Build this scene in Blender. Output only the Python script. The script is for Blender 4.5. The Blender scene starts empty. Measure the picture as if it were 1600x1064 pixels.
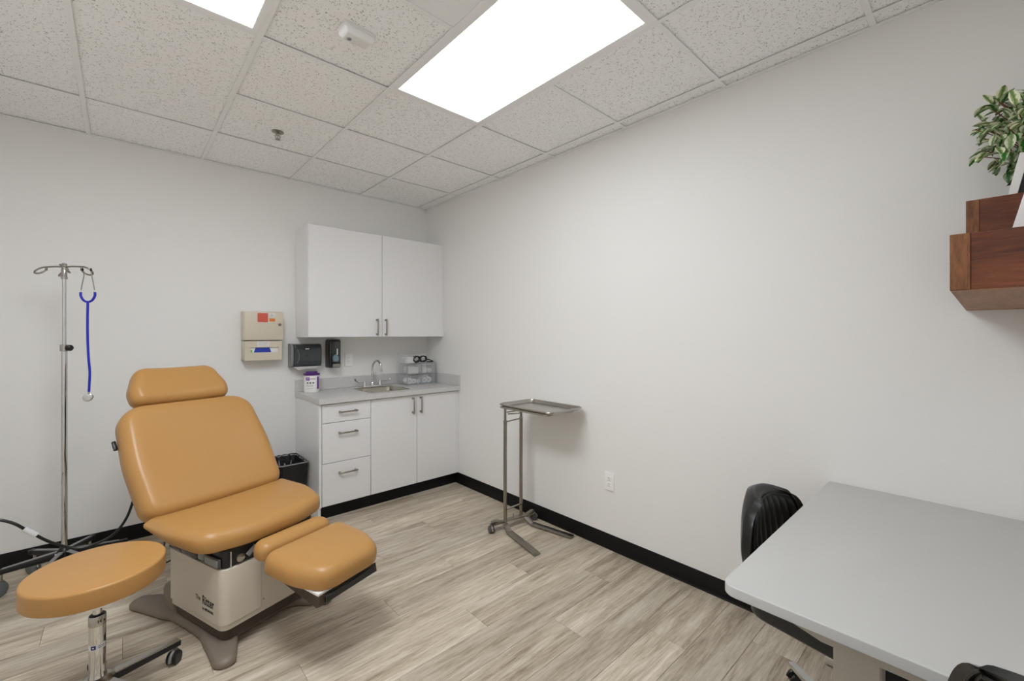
import bpy, bmesh, math, random
from mathutils import Vector, Matrix
random.seed(7)
R = math.radians
sc = bpy.context.scene
C = sc.collection

# ------------------------------------------------------------------ camera, world, exposure
cam_d = bpy.data.cameras.new('camera'); cam = bpy.data.objects.new('camera', cam_d); C.objects.link(cam)
cam.location = (-2.38785, -3.9657, 1.4149)
cam.rotation_euler = (R(90), 0, -0.737976)
cam_d.sensor_width = 36.0; cam_d.lens = 673.1 / 1600 * 36.0
cam_d.shift_y = -(532 - 522.69) / 1600
cam_d.clip_start = 0.02
sc.camera = cam
world = bpy.data.worlds.new('world'); sc.world = world; world.use_nodes = True
world.node_tree.nodes['Background'].inputs[0].default_value = (0.75, 0.78, 0.82, 1)
world.node_tree.nodes['Background'].inputs[1].default_value = 0.3
sc.view_settings.view_transform = 'Standard'; sc.view_settings.look = 'None'
sc.view_settings.gamma = 1.0; sc.view_settings.use_curve_mapping = False
sc.view_settings.exposure = 0.62
sc.cycles.max_bounces = 16; sc.cycles.diffuse_bounces = 10
PANEL_STRENGTH = {2: 2.7, 4: 13.2}     # the fixture over the exam chair is the brighter one
CEIL = 2.729

# ------------------------------------------------------------------ materials
def _mat(name):
    m = bpy.data.materials.new(name); m.use_nodes = True
    nt = m.node_tree; return m, nt, nt.nodes['Principled BSDF']
def mat(name, col, rough=0.5, metal=0.0, bump=0.0, scale=80.0, coat=0.0, var=0.0, trans=0.0, ior=1.45, spec=0.5, detail=3.0):
    m, nt, b = _mat(name)
    b.inputs['Base Color'].default_value = (*col, 1); b.inputs['Roughness'].default_value = rough
    b.inputs['Metallic'].default_value = metal; b.inputs['Coat Weight'].default_value = coat
    b.inputs['Transmission Weight'].default_value = trans; b.inputs['IOR'].default_value = ior
    b.inputs['Specular IOR Level'].default_value = spec
    if bump or var:
        tc = nt.nodes.new('ShaderNodeTexCoord'); n = nt.nodes.new('ShaderNodeTexNoise')
        n.inputs['Scale'].default_value = scale; n.inputs['Detail'].default_value = detail
        nt.links.new(tc.outputs['Object'], n.inputs['Vector'])
        if bump:
            bp = nt.nodes.new('ShaderNodeBump'); bp.inputs['Strength'].default_value = bump; bp.inputs['Distance'].default_value = 0.004
            nt.links.new(n.outputs['Fac'], bp.inputs['Height']); nt.links.new(bp.outputs['Normal'], b.inputs['Normal'])
        if var:
            mx = nt.nodes.new('ShaderNodeMix'); mx.data_type = 'RGBA'
            mx.inputs[6].default_value = tuple(c * (1 - var) for c in col) + (1,)
            mx.inputs[7].default_value = tuple(min(1, c * (1 + var)) for c in col) + (1,)
            nt.links.new(n.outputs['Fac'], mx.inputs[0]); nt.links.new(mx.outputs[2], b.inputs['Base Color'])
    return m
def emit(name, col, s):
    m, nt, b = _mat(name); b.inputs['Base Color'].default_value = (*col, 1)
    b.inputs['Emission Color'].default_value = (*col, 1); b.inputs['Emission Strength'].default_value = s
    return m
def wood_mat(name, c1, c2, c3, along='X', stretch=9.0, scale=7.0, rough=0.45, objvar=0.0, coat=0.0):
    m, nt, b = _mat(name); L = nt.links.new; N = nt.nodes.new
    tc = N('ShaderNodeTexCoord'); oi = N('ShaderNodeObjectInfo')
    mul = N('ShaderNodeVectorMath'); mul.operation = 'SCALE'; mul.inputs[0].default_value = (37, 71, 13)
    L(oi.outputs['Random'], mul.inputs['Scale'])
    add = N('ShaderNodeVectorMath'); add.operation = 'ADD'; L(tc.outputs['Object'], add.inputs[0]); L(mul.outputs[0], add.inputs[1])
    mp = N('ShaderNodeMapping'); s = [stretch] * 3; s['XYZ'.index(along)] = 1.0; mp.inputs['Scale'].default_value = s
    L(add.outputs[0], mp.inputs['Vector'])
    n1 = N('ShaderNodeTexNoise'); n1.inputs['Scale'].default_value = scale * 0.35; n1.inputs['Detail'].default_value = 6; n1.inputs['Distortion'].default_value = 0.9; n1.inputs['Roughness'].default_value = 0.6
    n2 = N('ShaderNodeTexNoise'); n2.inputs['Scale'].default_value = scale * 2.2; n2.inputs['Detail'].default_value = 8; n2.inputs['Roughness'].default_value = 0.75; n2.inputs['Distortion'].default_value = 0.3
    L(mp.outputs[0], n1.inputs['Vector']); L(mp.outputs[0], n2.inputs['Vector'])
    mix = N('ShaderNodeMath'); mix.operation = 'MULTIPLY_ADD'; mix.inputs[1].default_value = 0.5
    h = N('ShaderNodeMath'); h.operation = 'MULTIPLY'; h.inputs[1].default_value = 0.5; L(n2.outputs['Fac'], h.inputs[0])
    L(n1.outputs['Fac'], mix.inputs[0]); L(h.outputs[0], mix.inputs[2])
    cr = N('ShaderNodeValToRGB'); e = cr.color_ramp.elements
    e[0].position = 0.36; e[0].color = (*c1, 1); e[1].position = 0.64; e[1].color = (*c3, 1)
    k = e.new(0.5); k.color = (*c2, 1)
    L(mix.outputs[0], cr.inputs[0])
    if objvar:
        hs = N('ShaderNodeHueSaturation'); mr = N('ShaderNodeMapRange'); mr.inputs[3].default_value = 1 - objvar; mr.inputs[4].default_value = 1 + objvar
        L(oi.outputs['Random'], mr.inputs[0]); L(mr.outputs[0], hs.inputs['Value']); L(cr.outputs[0], hs.inputs['Color']); L(hs.outputs[0], b.inputs['Base Color'])
    else:
        L(cr.outputs[0], b.inputs['Base Color'])
    bp = N('ShaderNodeBump'); bp.inputs['Strength'].default_value = 0.12; bp.inputs['Distance'].default_value = 0.002
    L(n2.outputs['Fac'], bp.inputs['Height']); L(bp.outputs[0], b.inputs['Normal'])
    b.inputs['Roughness'].default_value = rough; b.inputs['Coat Weight'].default_value = coat
    return m
def tile_mat():
    m, nt, b = _mat('acoustic_tile'); L = nt.links.new; N = nt.nodes.new
    tc = N('ShaderNodeTexCoord'); oi = N('ShaderNodeObjectInfo')
    mul = N('ShaderNodeVectorMath'); mul.operation = 'SCALE'; mul.inputs[0].default_value = (31, 17, 5); L(oi.outputs['Random'], mul.inputs['Scale'])
    add = N('ShaderNodeVectorMath'); add.operation = 'ADD'; L(tc.outputs['Object'], add.inputs[0]); L(mul.outputs[0], add.inputs[1])
    v = N('ShaderNodeTexVoronoi'); v.inputs['Scale'].default_value = 175; L(add.outputs[0], v.inputs['Vector'])
    n = N('ShaderNodeTexNoise'); n.inputs['Scale'].default_value = 75; n.inputs['Detail'].default_value = 2; L(add.outputs[0], n.inputs['Vector'])
    mr = N('ShaderNodeMapRange'); mr.inputs[1].default_value = 0.42; mr.inputs[2].default_value = 0.66; mr.inputs[3].default_value = 0.05; mr.inputs[4].default_value = 0.42
    L(n.outputs['Fac'], mr.inputs[0])
    lt = N('ShaderNodeMath'); lt.operation = 'LESS_THAN'; L(v.outputs['Distance'], lt.inputs[0]); L(mr.outputs[0], lt.inputs[1])
    mx = N('ShaderNodeMix'); mx.data_type = 'RGBA'; mx.inputs[6].default_value = (0.925, 0.93, 0.93, 1); mx.inputs[7].default_value = (0.38, 0.37, 0.36, 1)
    L(lt.outputs[0], mx.inputs[0]); L(mx.outputs[2], b.inputs['Base Color'])
    bp = N('ShaderNodeBump'); bp.inputs['Strength'].default_value = 0.3; bp.inputs['Distance'].default_value = 0.003; bp.invert = True
    L(lt.outputs[0], bp.inputs['Height']); L(bp.outputs[0], b.inputs['Normal'])
    b.inputs['Roughness'].default_value = 0.95; b.inputs['Specular IOR Level'].default_value = 0.1
    return m
def leaf_mat(name, g1, g2, edge):
    m, nt, b = _mat(name); L = nt.links.new; N = nt.nodes.new
    tc = N('ShaderNodeTexCoord'); oi = N('ShaderNodeObjectInfo'); sx = N('ShaderNodeSeparateXYZ'); L(tc.outputs['Generated'], sx.inputs[0])
    s1 = N('ShaderNodeMath'); s1.operation = 'SUBTRACT'; s1.inputs[1].default_value = 0.5; L(sx.outputs[0], s1.inputs[0])
    a = N('ShaderNodeMath'); a.operation = 'ABSOLUTE'; L(s1.outputs[0], a.inputs[0])
    n = N('ShaderNodeTexNoise'); n.inputs['Scale'].default_value = 6; L(tc.outputs['Generated'], n.inputs['Vector'])
    ad = N('ShaderNodeMath'); ad.operation = 'MULTIPLY_ADD'; ad.inputs[1].default_value = 0.35; L(n.outputs['Fac'], ad.inputs[0]); L(a.outputs[0], ad.inputs[2])
    cr = N('ShaderNodeValToRGB'); e = cr.color_ramp.elements
    e[0].position = 0.22; e[0].color = (*g1, 1); e[1].position = 0.43; e[1].color = (*edge, 1); k = e.new(0.34); k.color = (*g2, 1)
    L(ad.outputs[0], cr.inputs[0])
    hs = N('ShaderNodeHueSaturation'); mr = N('ShaderNodeMapRange'); mr.inputs[3].default_value = 0.65; mr.inputs[4].default_value = 1.3
    L(oi.outputs['Random'], mr.inputs[0]); L(mr.outputs[0], hs.inputs['Value']); L(cr.outputs[0], hs.inputs['Color']); L(hs.outputs[0], b.inputs['Base Color'])
    b.inputs['Roughness'].default_value = 0.4
    return m

M = dict(
    wall=mat('wall_paint', (0.825, 0.82, 0.808), 0.7, bump=0.10, scale=140, spec=0.25),
    plank=wood_mat('vinyl_plank', (0.25, 0.19, 0.128), (0.515, 0.44, 0.34), (0.72, 0.655, 0.555), 'X', 12.0, 3.6, 0.40, objvar=0.13),
    seam=mat('plank_seam', (0.16, 0.12, 0.085), 0.8),
    tile=tile_mat(),
    tee=mat('white_tee_metal', (0.86, 0.863, 0.862), 0.45),
    panel2=emit('panel_glow', (0.93, 0.966, 1.0), PANEL_STRENGTH[2]),
    panel4=emit('panel_glow_bright', (0.93, 0.966, 1.0), PANEL_STRENGTH[4]),
    vinyl=mat('black_vinyl', (0.006, 0.0055, 0.0055), 0.4, spec=0.25),
    melamine=mat('white_melamine', (0.80, 0.80, 0.81), 0.14, spec=0.5),
    stone=mat('grey_laminate', (0.60, 0.595, 0.59), 0.35, var=0.16, scale=90, detail=6),
    steel=mat('brushed_steel', (0.46, 0.44, 0.405), 0.26, 1.0, bump=0.02, scale=200),
    nickel=mat('satin_nickel', (0.33, 0.305, 0.265), 0.32, 1.0),
    chrome=mat('chrome', (0.66, 0.66, 0.66), 0.06, 1.0),
    sinksteel=mat('sink_steel', (0.50, 0.47, 0.41), 0.25, 1.0),
    tan=mat('tan_vinyl', (0.45, 0.238, 0.075), 0.34, bump=0.05, scale=220, spec=0.45, var=0.05),
    beige=mat('beige_plastic', (0.60, 0.54, 0.45), 0.38, bump=0.01, scale=300),
    taupe=mat('taupe_casting', (0.205, 0.165, 0.13), 0.42, bump=0.04, scale=260),
    brown=mat('dark_brown_plastic', (0.055, 0.038, 0.027), 0.45),
    black=mat('black_plastic', (0.012, 0.012, 0.012), 0.35),
    blackgloss=mat('black_gloss', (0.010, 0.010, 0.011), 0.12, coat=0.4),
    darkgrey=mat('dark_grey', (0.07, 0.07, 0.072), 0.35),
    midgrey=mat('mid_grey', (0.24, 0.24, 0.24), 0.4),
    rubber=mat('grey_rubber', (0.16, 0.17, 0.18), 0.6),
    plate=mat('white_plate', (0.90, 0.89, 0.87), 0.35),
    white=mat('white_plastic', (0.80, 0.795, 0.785), 0.4),
    ink=mat('black_ink', (0.015, 0.012, 0.010), 0.6),
    paper=mat('paper_label', (0.74, 0.73, 0.72), 0.6),
    purple=mat('purple_plastic', (0.085, 0.02, 0.17), 0.35),
    purplelabel=mat('purple_label', (0.22, 0.07, 0.36), 0.5),
    cream=mat('cream_plastic', (0.64, 0.58, 0.47), 0.4),
    blue=mat('blue_box', (0.02, 0.045, 0.40), 0.5),
    bluetube=mat('blue_tubing', (0.015, 0.02, 0.46), 0.32),
    green=mat('green_label', (0.25, 0.55, 0.12), 0.5),
    red=mat('red_sticker', (0.62, 0.11, 0.075), 0.5),
    orange=mat('orange_sticker', (0.72, 0.20, 0.03), 0.5),
    smoke=mat('smoke_plastic', (0.035, 0.042, 0.047), 0.12, coat=0.5),
    acrylic=mat('clear_acrylic', (0.72, 0.74, 0.75), 0.08),
    pale=mat('pale_acrylic_edge', (0.30, 0.31, 0.32), 0.15),
    gauze=mat('white_gauze', (0.80, 0.80, 0.79), 0.9, bump=0.3, scale=120),
    desk=mat('desk_white', (0.54, 0.54, 0.532), 0.45),
    deskframe=mat('desk_frame_beige', (0.53, 0.49, 0.43), 0.4),
    leather=mat('black_leather', (0.011, 0.011, 0.011), 0.28, bump=0.04, scale=180),
    binbag=mat('black_bag', (0.010, 0.010, 0.012), 0.25, bump=0.7, scale=28, detail=4),
    bin=mat('grey_bin', (0.36, 0.355, 0.35), 0.4),
    shelf=wood_mat('stained_pine', (0.045, 0.010, 0.003), (0.105, 0.024, 0.007), (0.19, 0.050, 0.014), 'X', 10.0, 6.0, 0.36, coat=0.1),
    shelfside=wood_mat('stained_pine_side', (0.050, 0.011, 0.003), (0.12, 0.028, 0.008), (0.21, 0.058, 0.016), 'Y', 10.0, 6.0, 0.36, coat=0.1),
    endgrain=wood_mat('pine_end_grain', (0.08, 0.026, 0.008), (0.20, 0.075, 0.024), (0.30, 0.125, 0.045), 'Z', 5.0, 14.0, 0.5),
    underside=wood_mat('pine_underside', (0.20, 0.085, 0.036), (0.29, 0.135, 0.062), (0.37, 0.19, 0.095), 'X', 9.0, 5.0, 0.6),
    leafa=leaf_mat('variegated_leaf', (0.12, 0.22, 0.06), (0.30, 0.40, 0.15), (0.78, 0.80, 0.60)),
    leafb=leaf_mat('green_leaf', (0.03, 0.15, 0.025), (0.06, 0.22, 0.04), (0.50, 0.62, 0.36)),
    stem=mat('red_stem', (0.20, 0.055, 0.03), 0.6),
    pot=mat('white_pot', (0.75, 0.74, 0.72), 0.35),
    soil=mat('soil', (0.03, 0.02, 0.014), 0.95, bump=0.6, scale=90),
    sticker=mat('white_sticker', (0.78, 0.78, 0.80), 0.5),
    navy=mat('navy_ink', (0.02, 0.025, 0.12), 0.5),
    liquid=mat('pale_blue_pouch', (0.16, 0.26, 0.30), 0.25),
)

M['acrylic'].node_tree.nodes['Principled BSDF'].inputs['Alpha'].default_value = 0.24

# ------------------------------------------------------------------ mesh helpers
def finish(bm, smooth=True, angle=40):
    bmesh.ops.recalc_face_normals(bm, faces=bm.faces)
    me = bpy.data.meshes.new('mesh'); bm.to_mesh(me); bm.free()
    if smooth:
        me.polygons.foreach_set('use_smooth', [True] * len(me.polygons))
        try: me.set_sharp_from_angle(angle=R(angle))
        except Exception: pass
    return me
def obj(name, bm, m, parent=None, loc=(0, 0, 0), rot=(0, 0, 0), label=None, angle=40, smooth=True):
    me = bm if isinstance(bm, bpy.types.Mesh) else finish(bm, smooth, angle)
    if m is not None and not me.materials: me.materials.append(M[m])
    o = bpy.data.objects.new(name, me); C.objects.link(o); o.parent = parent
    o.location = loc; o.rotation_euler = rot
    if label: o['label'] = label
    return o
def thing(name, label, cat, loc=(0, 0, 0), rotz=0.0, group=None):
    o = bpy.data.objects.new(name, None); C.objects.link(o); o.empty_display_size = 0.05
    o.location = loc; o.rotation_euler = (0, 0, rotz); o['label'] = label; o['category'] = cat
    if group: o['group'] = group
    return o
def struct(name, bm, m, label, cat):
    o = obj(name, bm, m); o['kind'] = 'structure'; o['label'] = label; o['category'] = cat
    return o
def copy_tree(o, parent=None):
    c = o.copy(); C.objects.link(c); c.parent = parent
    for ch in list(o.children): copy_tree(ch, c)
    return c

def B(x0, x1, y0, y1, z0, z1, bev=0.0, seg=2, bm=None, mtx=None):
    """box, optionally with all edges rounded"""
    t = bmesh.new()
    bmesh.ops.create_cube(t, size=1.0)
    for v in t.verts: v.co = Vector(((x0 + x1) / 2 + v.co.x * (x1 - x0), (y0 + y1) / 2 + v.co.y * (y1 - y0), (z0 + z1) / 2 + v.co.z * (z1 - z0)))
    if bev > 0: bmesh.ops.bevel(t, geom=list(t.edges), offset=min(bev, abs(x1 - x0) * .49, abs(y1 - y0) * .49, abs(z1 - z0) * .49), segments=seg, profile=0.5, affect='EDGES')
    if mtx is not None: bmesh.ops.transform(t, matrix=mtx, verts=t.verts)
    return join(bm, t)
def join(bm, t):
    if bm is None: return t
    me = bpy.data.meshes.new('tmp'); t.to_mesh(me); t.free(); bm.from_mesh(me); bpy.data.meshes.remove(me)
    return bm
def arcpoly(pts, seg=6):
    """pts: (x, y, r) corners, counter-clockwise; returns the rounded outline"""
    out = []; n = len(pts)
    for i in range(n):
        p = Vector(pts[i][:2]); a = Vector(pts[i - 1][:2]); b = Vector(pts[(i + 1) % n][:2]); r = pts[i][2]
        if r <= 0: out.append(tuple(p)); continue
        da = (a - p).normalized(); db = (b - p).normalized()
        ang = da.angle(db); t = min(r / math.tan(ang / 2), (a - p).length * .499, (b - p).length * .499); rr = t * math.tan(ang / 2)
        c = p + (da + db).normalized() * (rr / math.sin(ang / 2)); s = p + da * t; e = p + db * t
        a0 = math.atan2(s.y - c.y, s.x - c.x); a1 = math.atan2(e.y - c.y, e.x - c.x)
        while a1 < a0 - math.pi: a1 += 2 * math.pi
        while a1 > a0 + math.pi: a1 -= 2 * math.pi
        for k in range(seg + 1):
            q = a0 + (a1 - a0) * k / seg; out.append((c.x + rr * math.cos(q), c.y + rr * math.sin(q)))
    return out
def resample(pl, n):
    P = [Vector(p) for p in pl]; P.append(P[0]); d = [0]
    for i in range(1, len(P)): d.append(d[-1] + (P[i] - P[i - 1]).length)
    out = []; j = 0
    for k in range(n):
        t = d[-1] * k / n
        while d[j + 1] < t: j += 1
        f = (t - d[j]) / max(1e-9, d[j + 1] - d[j]); out.append(tuple(P[j].lerp(P[j + 1], f)))
    return out
def inset(pl, d):
    n = len(pl); out = []
    for i in range(n):
        a = Vector(pl[i - 1]); p = Vector(pl[i]); b = Vector(pl[(i + 1) % n])
        t1 = (p - a); t2 = (b - p); t1 = t1.normalized() if t1.length else t2.normalized(); t2 = t2.normalized() if t2.length else t1
        n1 = Vector((-t1.y, t1.x)); n2 = Vector((-t2.y, t2.x)); m = (n1 + n2)
        m = m.normalized() if m.length > 1e-6 else n1
        out.append(tuple(p + m * d / max(0.5, m.dot(n1))))
    return out
def loft(rings, close=True, cap0=True, cap1=True, bm=None):
    bm = bm or bmesh.new(); V = [[bm.verts.new(p) for p in r] for r in rings]
    n = len(rings[0])
    for a, b in zip(V, V[1:]):
        for i in range(n if close else n - 1):
            j = (i + 1) % n
            try: bm.faces.new((a[i], a[j], b[j], b[i]))
            except ValueError: pass
    if cap0: bm.faces.new(V[0][::-1])
    if cap1: bm.faces.new(V[-1])
    return bm
def cushion(pl, th, re=0.03, rb=0.02, crown=0.0, rings=9, seg=6, warp=None, n=96, z0=0.0):
    pl = resample(pl, n)
    rs = []
    for k in range(seg):
        a = math.pi / 2 * k / seg; q = inset(pl, rb * (1 - math.sin(a))); rs.append([(x, y, z0 + rb * (1 - math.cos(a))) for x, y in q])
    for k in range(seg + 1):
        a = math.pi / 2 * k / seg; q = inset(pl, re * (1 - math.cos(a))); rs.append([(x, y, z0 + th - re + re * math.sin(a)) for x, y in q])
    q = inset(pl, re); cx = sum(p[0] for p in q) / n; cy = sum(p[1] for p in q) / n
    for k in range(1, rings + 1):
        s = k / rings * 0.985
        rs.append([(x + (cx - x) * s, y + (cy - y) * s, z0 + th + crown * (1 - (1 - s) ** 2)) for x, y in q])
    if warp: rs = [[warp(*p) for p in r] for r in rs]
    return loft(rs)
def prism(pl, z0, z1, bev=0.0, seg=3, bm=None):
    if bev <= 0: return loft([[(x, y, z0) for x, y in pl], [(x, y, z1) for x, y in pl]], bm=bm)
    rs = [[(x, y, z0) for x, y in inset(pl, bev * .5)], [(x, y, z0 + bev * .5) for x, y in pl]]
    for k in range(seg + 1):
        a = math.pi / 2 * k / seg; rs.append([(x, y, z1 - bev + bev * math.sin(a)) for x, y in inset(pl, bev * (1 - math.cos(a)))])
    return loft(rs, bm=bm)
def lathe(prof, seg=28, bm=None, axis='Z', off=(0, 0, 0)):
    """prof: (radius, height) pairs"""
    rs = []
    for r, h in prof:
        ring = []
        for k in range(seg):
            a = 2 * math.pi * k / seg; x, y, z = max(r, 1e-4) * math.cos(a), max(r, 1e-4) * math.sin(a), h
            if axis == 'X': x, y, z = z, x, y
            if axis == 'Y': x, y, z = y, z, x
            ring.append((x + off[0], y + off[1], z + off[2]))
        rs.append(ring)
    return loft(rs, bm=bm)
def crom(P, n=8, closed=False):
    P = [Vector(p) for p in P]; out = []; m = len(P)
    for i in range(m if closed else m - 1):
        p0 = P[i - 1] if (i > 0 or closed) else P[0]; p1 = P[i]; p2 = P[(i + 1) % m]; p3 = P[(i + 2) % m] if (i + 2 < m or closed) else P[-1]
        for k in range(n):
            t = k / n; out.append(0.5 * ((2 * p1) + (p2 - p0) * t + (2 * p0 - 5 * p1 + 4 * p2 - p3) * t * t + (3 * p1 - p0 - 3 * p2 + p3) * t ** 3))
    if not closed: out.append(P[-1])
    return out
def tube(P, r, seg=10, closed=False, bm=None, cap=True):
    P = [Vector(p) for p in P]; n = len(P); rs = []; up = None
    for i in range(n):
        a = P[i - 1] if (i > 0 or closed) else P[i]; b = P[(i + 1) % n] if (i < n - 1 or closed) else P[i]
        t = (b - a).normalized()
        if up is None: up = Vector((0, 0, 1)) if abs(t.z) < .9 else Vector((1, 0, 0))
        u = (up - t * up.dot(t)).normalized(); w = t.cross(u); up = u
        rr = r[i] if isinstance(r, (list, tuple)) else r
        rs.append([tuple(P[i] + (u * math.cos(2 * math.pi * k / seg) + w * math.sin(2 * math.pi * k / seg)) * rr) for k in range(seg)])
    if closed: rs.append(rs[0]); return loft(rs, cap0=False, cap1=False, bm=bm)
    return loft(rs, bm=bm, cap0=cap, cap1=cap)
def bar(p, q, w, h, bev=0.002, bm=None, w2=None, h2=None):
    """flat bar from p to q, width w (horizontal), height h"""
    p, q = Vector(p), Vector(q); t = (q - p).normalized(); s = t.cross(Vector((0, 0, 1)))
    s = s.normalized() if s.length > 1e-4 else Vector((1, 0, 0)); u = s.cross(t)
    rs = []
    for c, ww, hh in ((p, w, h), (q, w2 or w, h2 or h)):
        rs.append([tuple(c + s * a * ww / 2 + u * b * hh / 2) for a, b in ((-1, -.8), (-.85, -1), (.85, -1), (1, -.8), (1, .8), (.85, 1), (-.85, 1), (-1, .8))])
    return loft(rs, bm=bm)
def text(name, s, size, m, parent, loc, rot, bold=0.0, ext=0.0004, label=None, align='LEFT', squeeze=1.0):
    cu = bpy.data.curves.new('txt', 'FONT'); cu.body = s; cu.size = size; cu.extrude = ext; cu.offset = bold; cu.align_x = align; cu.resolution_u = 3
    t = bpy.data.objects.new('txt', cu); C.objects.link(t); bpy.context.view_layer.update()
    me = bpy.data.meshes.new_from_object(t.evaluated_get(bpy.context.evaluated_depsgraph_get()))
    bpy.data.objects.remove(t); bpy.data.curves.remove(cu)
    for v in me.vertices: v.co.x *= squeeze
    me.materials.clear(); me.materials.append(M[m])
    o = bpy.data.objects.new(name, me); C.objects.link(o); o.parent = parent; o.location = loc; o.rotation_euler = rot
    if label: o['label'] = label
    return o
def caster(parent, loc, rotz, r=0.025, m_wheel='black', m_fork='black', gap=0.012):
    """twin-wheel caster under a point at height loc.z; wheel rests on the floor"""
    c = obj('caster', lathe([(0.008, 0), (0.008, -max(0.004, loc[2] - 2 * r * .98))], 10), m_fork, parent, loc, (0, 0, rotz))
    zc = -(loc[2] - r)
    f = tube([(math.cos(a) * r * 1.12 - .35 * r, 0, zc + math.sin(a) * r * 1.12) for a in [R(k) for k in range(10, 200, 20)]], gap * .55, 6)
    obj('fork', f, m_fork, c)
    for s in (-1, 1):
        obj('wheel', lathe([(r * .35, -.009), (r * .9, -.009), (r, -.006), (r, .006), (r * .9, .009), (r * .35, .009)], 22, axis='Y', off=(-.35 * r, s * gap, zc)), m_wheel, c)
    return c

# ------------------------------------------------------------------ room shell
XL, YF = -3.35, -4.15
fl = struct('floor', B(XL, 0, YF, 0, -0.06, -0.006), 'seam', 'light oak vinyl plank floor', 'floor')
PW, PL = 0.18, 1.22
def plank_mesh(l, w):
    b = bmesh.new(); g, c, z = 0.0005, 0.0014, 0.0
    return loft([[(-l / 2 + g, -w / 2 + g, -.006), (l / 2 - g, -w / 2 + g, -.006), (l / 2 - g, w / 2 - g, -.006), (-l / 2 + g, w / 2 - g, -.006)],
                 [(-l / 2 + g, -w / 2 + g, -.0009), (l / 2 - g, -w / 2 + g, -.0009), (l / 2 - g, w / 2 - g, -.0009), (-l / 2 + g, w / 2 - g, -.0009)],
                 [(-l / 2 + c, -w / 2 + c, z), (l / 2 - c, -w / 2 + c, z), (l / 2 - c, w / 2 - c, z), (-l / 2 + c, w / 2 - c, z)]], bm=b)
cache = {}
y = 0.0; row = 0
while y > YF + 0.01:
    w = min(PW, y - YF); x = -((row * 0.47 + 0.31) % PL) ; xs = [0.0]
    while x > XL: xs.append(x); x -= PL
    xs.append(XL)
    for a, b_ in zip(xs, xs[1:]):
        l = a - b_
        if l < 0.02: continue
        key = (round(l, 3), round(w, 3))
        if key not in cache: cache[key] = finish(plank_mesh(l, w), False); cache[key].materials.append(M['plank'])
        obj('plank', cache[key], None, fl, ((a + b_) / 2, y - w / 2, 0))
    y -= PW; row += 1
struct('wall_back', B(XL - .1, 0.1, 0, 0.1, -.06, CEIL + .12), 'wall', 'greige painted wall behind the exam chair and cabinets', 'wall')
struct('wall_right', B(0, 0.1, YF - .1, 0.0, -.06, CEIL + .12), 'wall', 'long greige painted wall on the right', 'wall')
struct('wall_left', B(XL - .1, XL, YF - .1, 0.0, -.06, CEIL + .12), 'wall', 'greige painted wall on the left', 'wall')
struct('wall_front', B(XL, 0.0, YF - .1, YF, -.06, CEIL + .12), 'wall', 'greige painted wall carrying the wooden shelves', 'wall')
def cove(L):
    """vinyl cove base along +x, back at y=0, front towards -y"""
    pr = [(0, 0), (-.009, 0), (-.008, .0025), (-.0055, .006), (-.0042, .011), (-.0035, .02), (-.0035, .097), (-.002, .1), (0, .1)]
    return loft([[(0, a, b) for a, b in pr], [(L, a, b) for a, b in pr]])
bb = struct('baseboard_back', cove(3.35 - 1.285), 'vinyl', 'black vinyl cove base along the back wall', 'baseboard'); bb.location = (XL, 0, 0)
bb = struct('baseboard_right', cove(4.15 - 0.53), 'vinyl', 'black vinyl cove base along the right wall', 'baseboard'); bb.location = (0, -0.53, 0); bb.rotation_euler = (0, 0, R(-90))

# ------------------------------------------------------------------ ceiling: slab, tees, tiles, light panels
ce = struct('ceiling', B(XL, 0, YF, 0, CEIL + .09, CEIL + .12), 'tee', 'white drop ceiling with speckled acoustic tiles', 'ceiling')
G = 0.6096
GX = [0.0] + [-.104 - i * G for i in range(6)] + [XL]
GY = [0.0] + [-.596 - j * G for j in range(6)] + [YF]
TH = 0.0115
skip = set()          # cross tees left out where a tile is two modules long
for i in (4, 5): skip.add((i, 2))        # column index, line index (y = -1.205)
skip.add((3 + 1, 4)); skip.add((2, 4))         # inside the two light panels
for x in GX[1:-1]:
    obj('main_tee', B(x - TH, x + TH, YF, 0, CEIL - .0035, CEIL + .0005, .0008, 1), 'tee', ce)
    obj('tee_web', B(x - .001, x + .001, YF, 0, CEIL + .0005, CEIL + .035), 'tee', ce)
def key_light(i): return i in (2, 4)
for i in range(len(GX) - 1):
    for j in range(1, len(GY) - 1):
        if (i, j) in skip: continue
        obj('cross_tee', B(GX[i + 1] + TH, GX[i] - TH, GY[j] - TH, GY[j] + TH, CEIL - .0030, CEIL + .0005, .0008, 1), 'tee', ce)
for a in (B(XL, 0, -.022, 0, CEIL - .004, CEIL + .0005), B(XL, 0, YF, YF + .022, CEIL - .004, CEIL + .0005), B(-.022, 0, YF, 0, CEIL - .004, CEIL + .0005), B(XL, XL + .022, YF, 0, CEIL - .004, CEIL + .0005)):
    obj('wall_angle', a, 'tee', ce)
def tile_mesh(w, l):
    g = 0.005
    return B(-w / 2 + g, w / 2 - g, -l / 2 + g, l / 2 - g, .0045, .02, .003, 1)
tcache = {}
def add_tile(i, j0, j1):
    w = GX[i] - GX[i + 1]; l = GY[j0] - GY[j1]
    k = (round(w, 3), round(l, 3))
    if k not in tcache: tcache[k] = finish(tile_mesh(w, l), False); tcache[k].materials.append(M['tile'])
    o = obj('ceiling_tile', tcache[k], None, ce, ((GX[i] + GX[i + 1]) / 2, (GY[j0] + GY[j1]) / 2, CEIL + random.uniform(-.0008, .0008)))
    o.rotation_euler = (random.uniform(-.002, .002), random.uniform(-.002, .002), 0)
lights = {(2, 3, 5), (4, 3, 5)}
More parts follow.
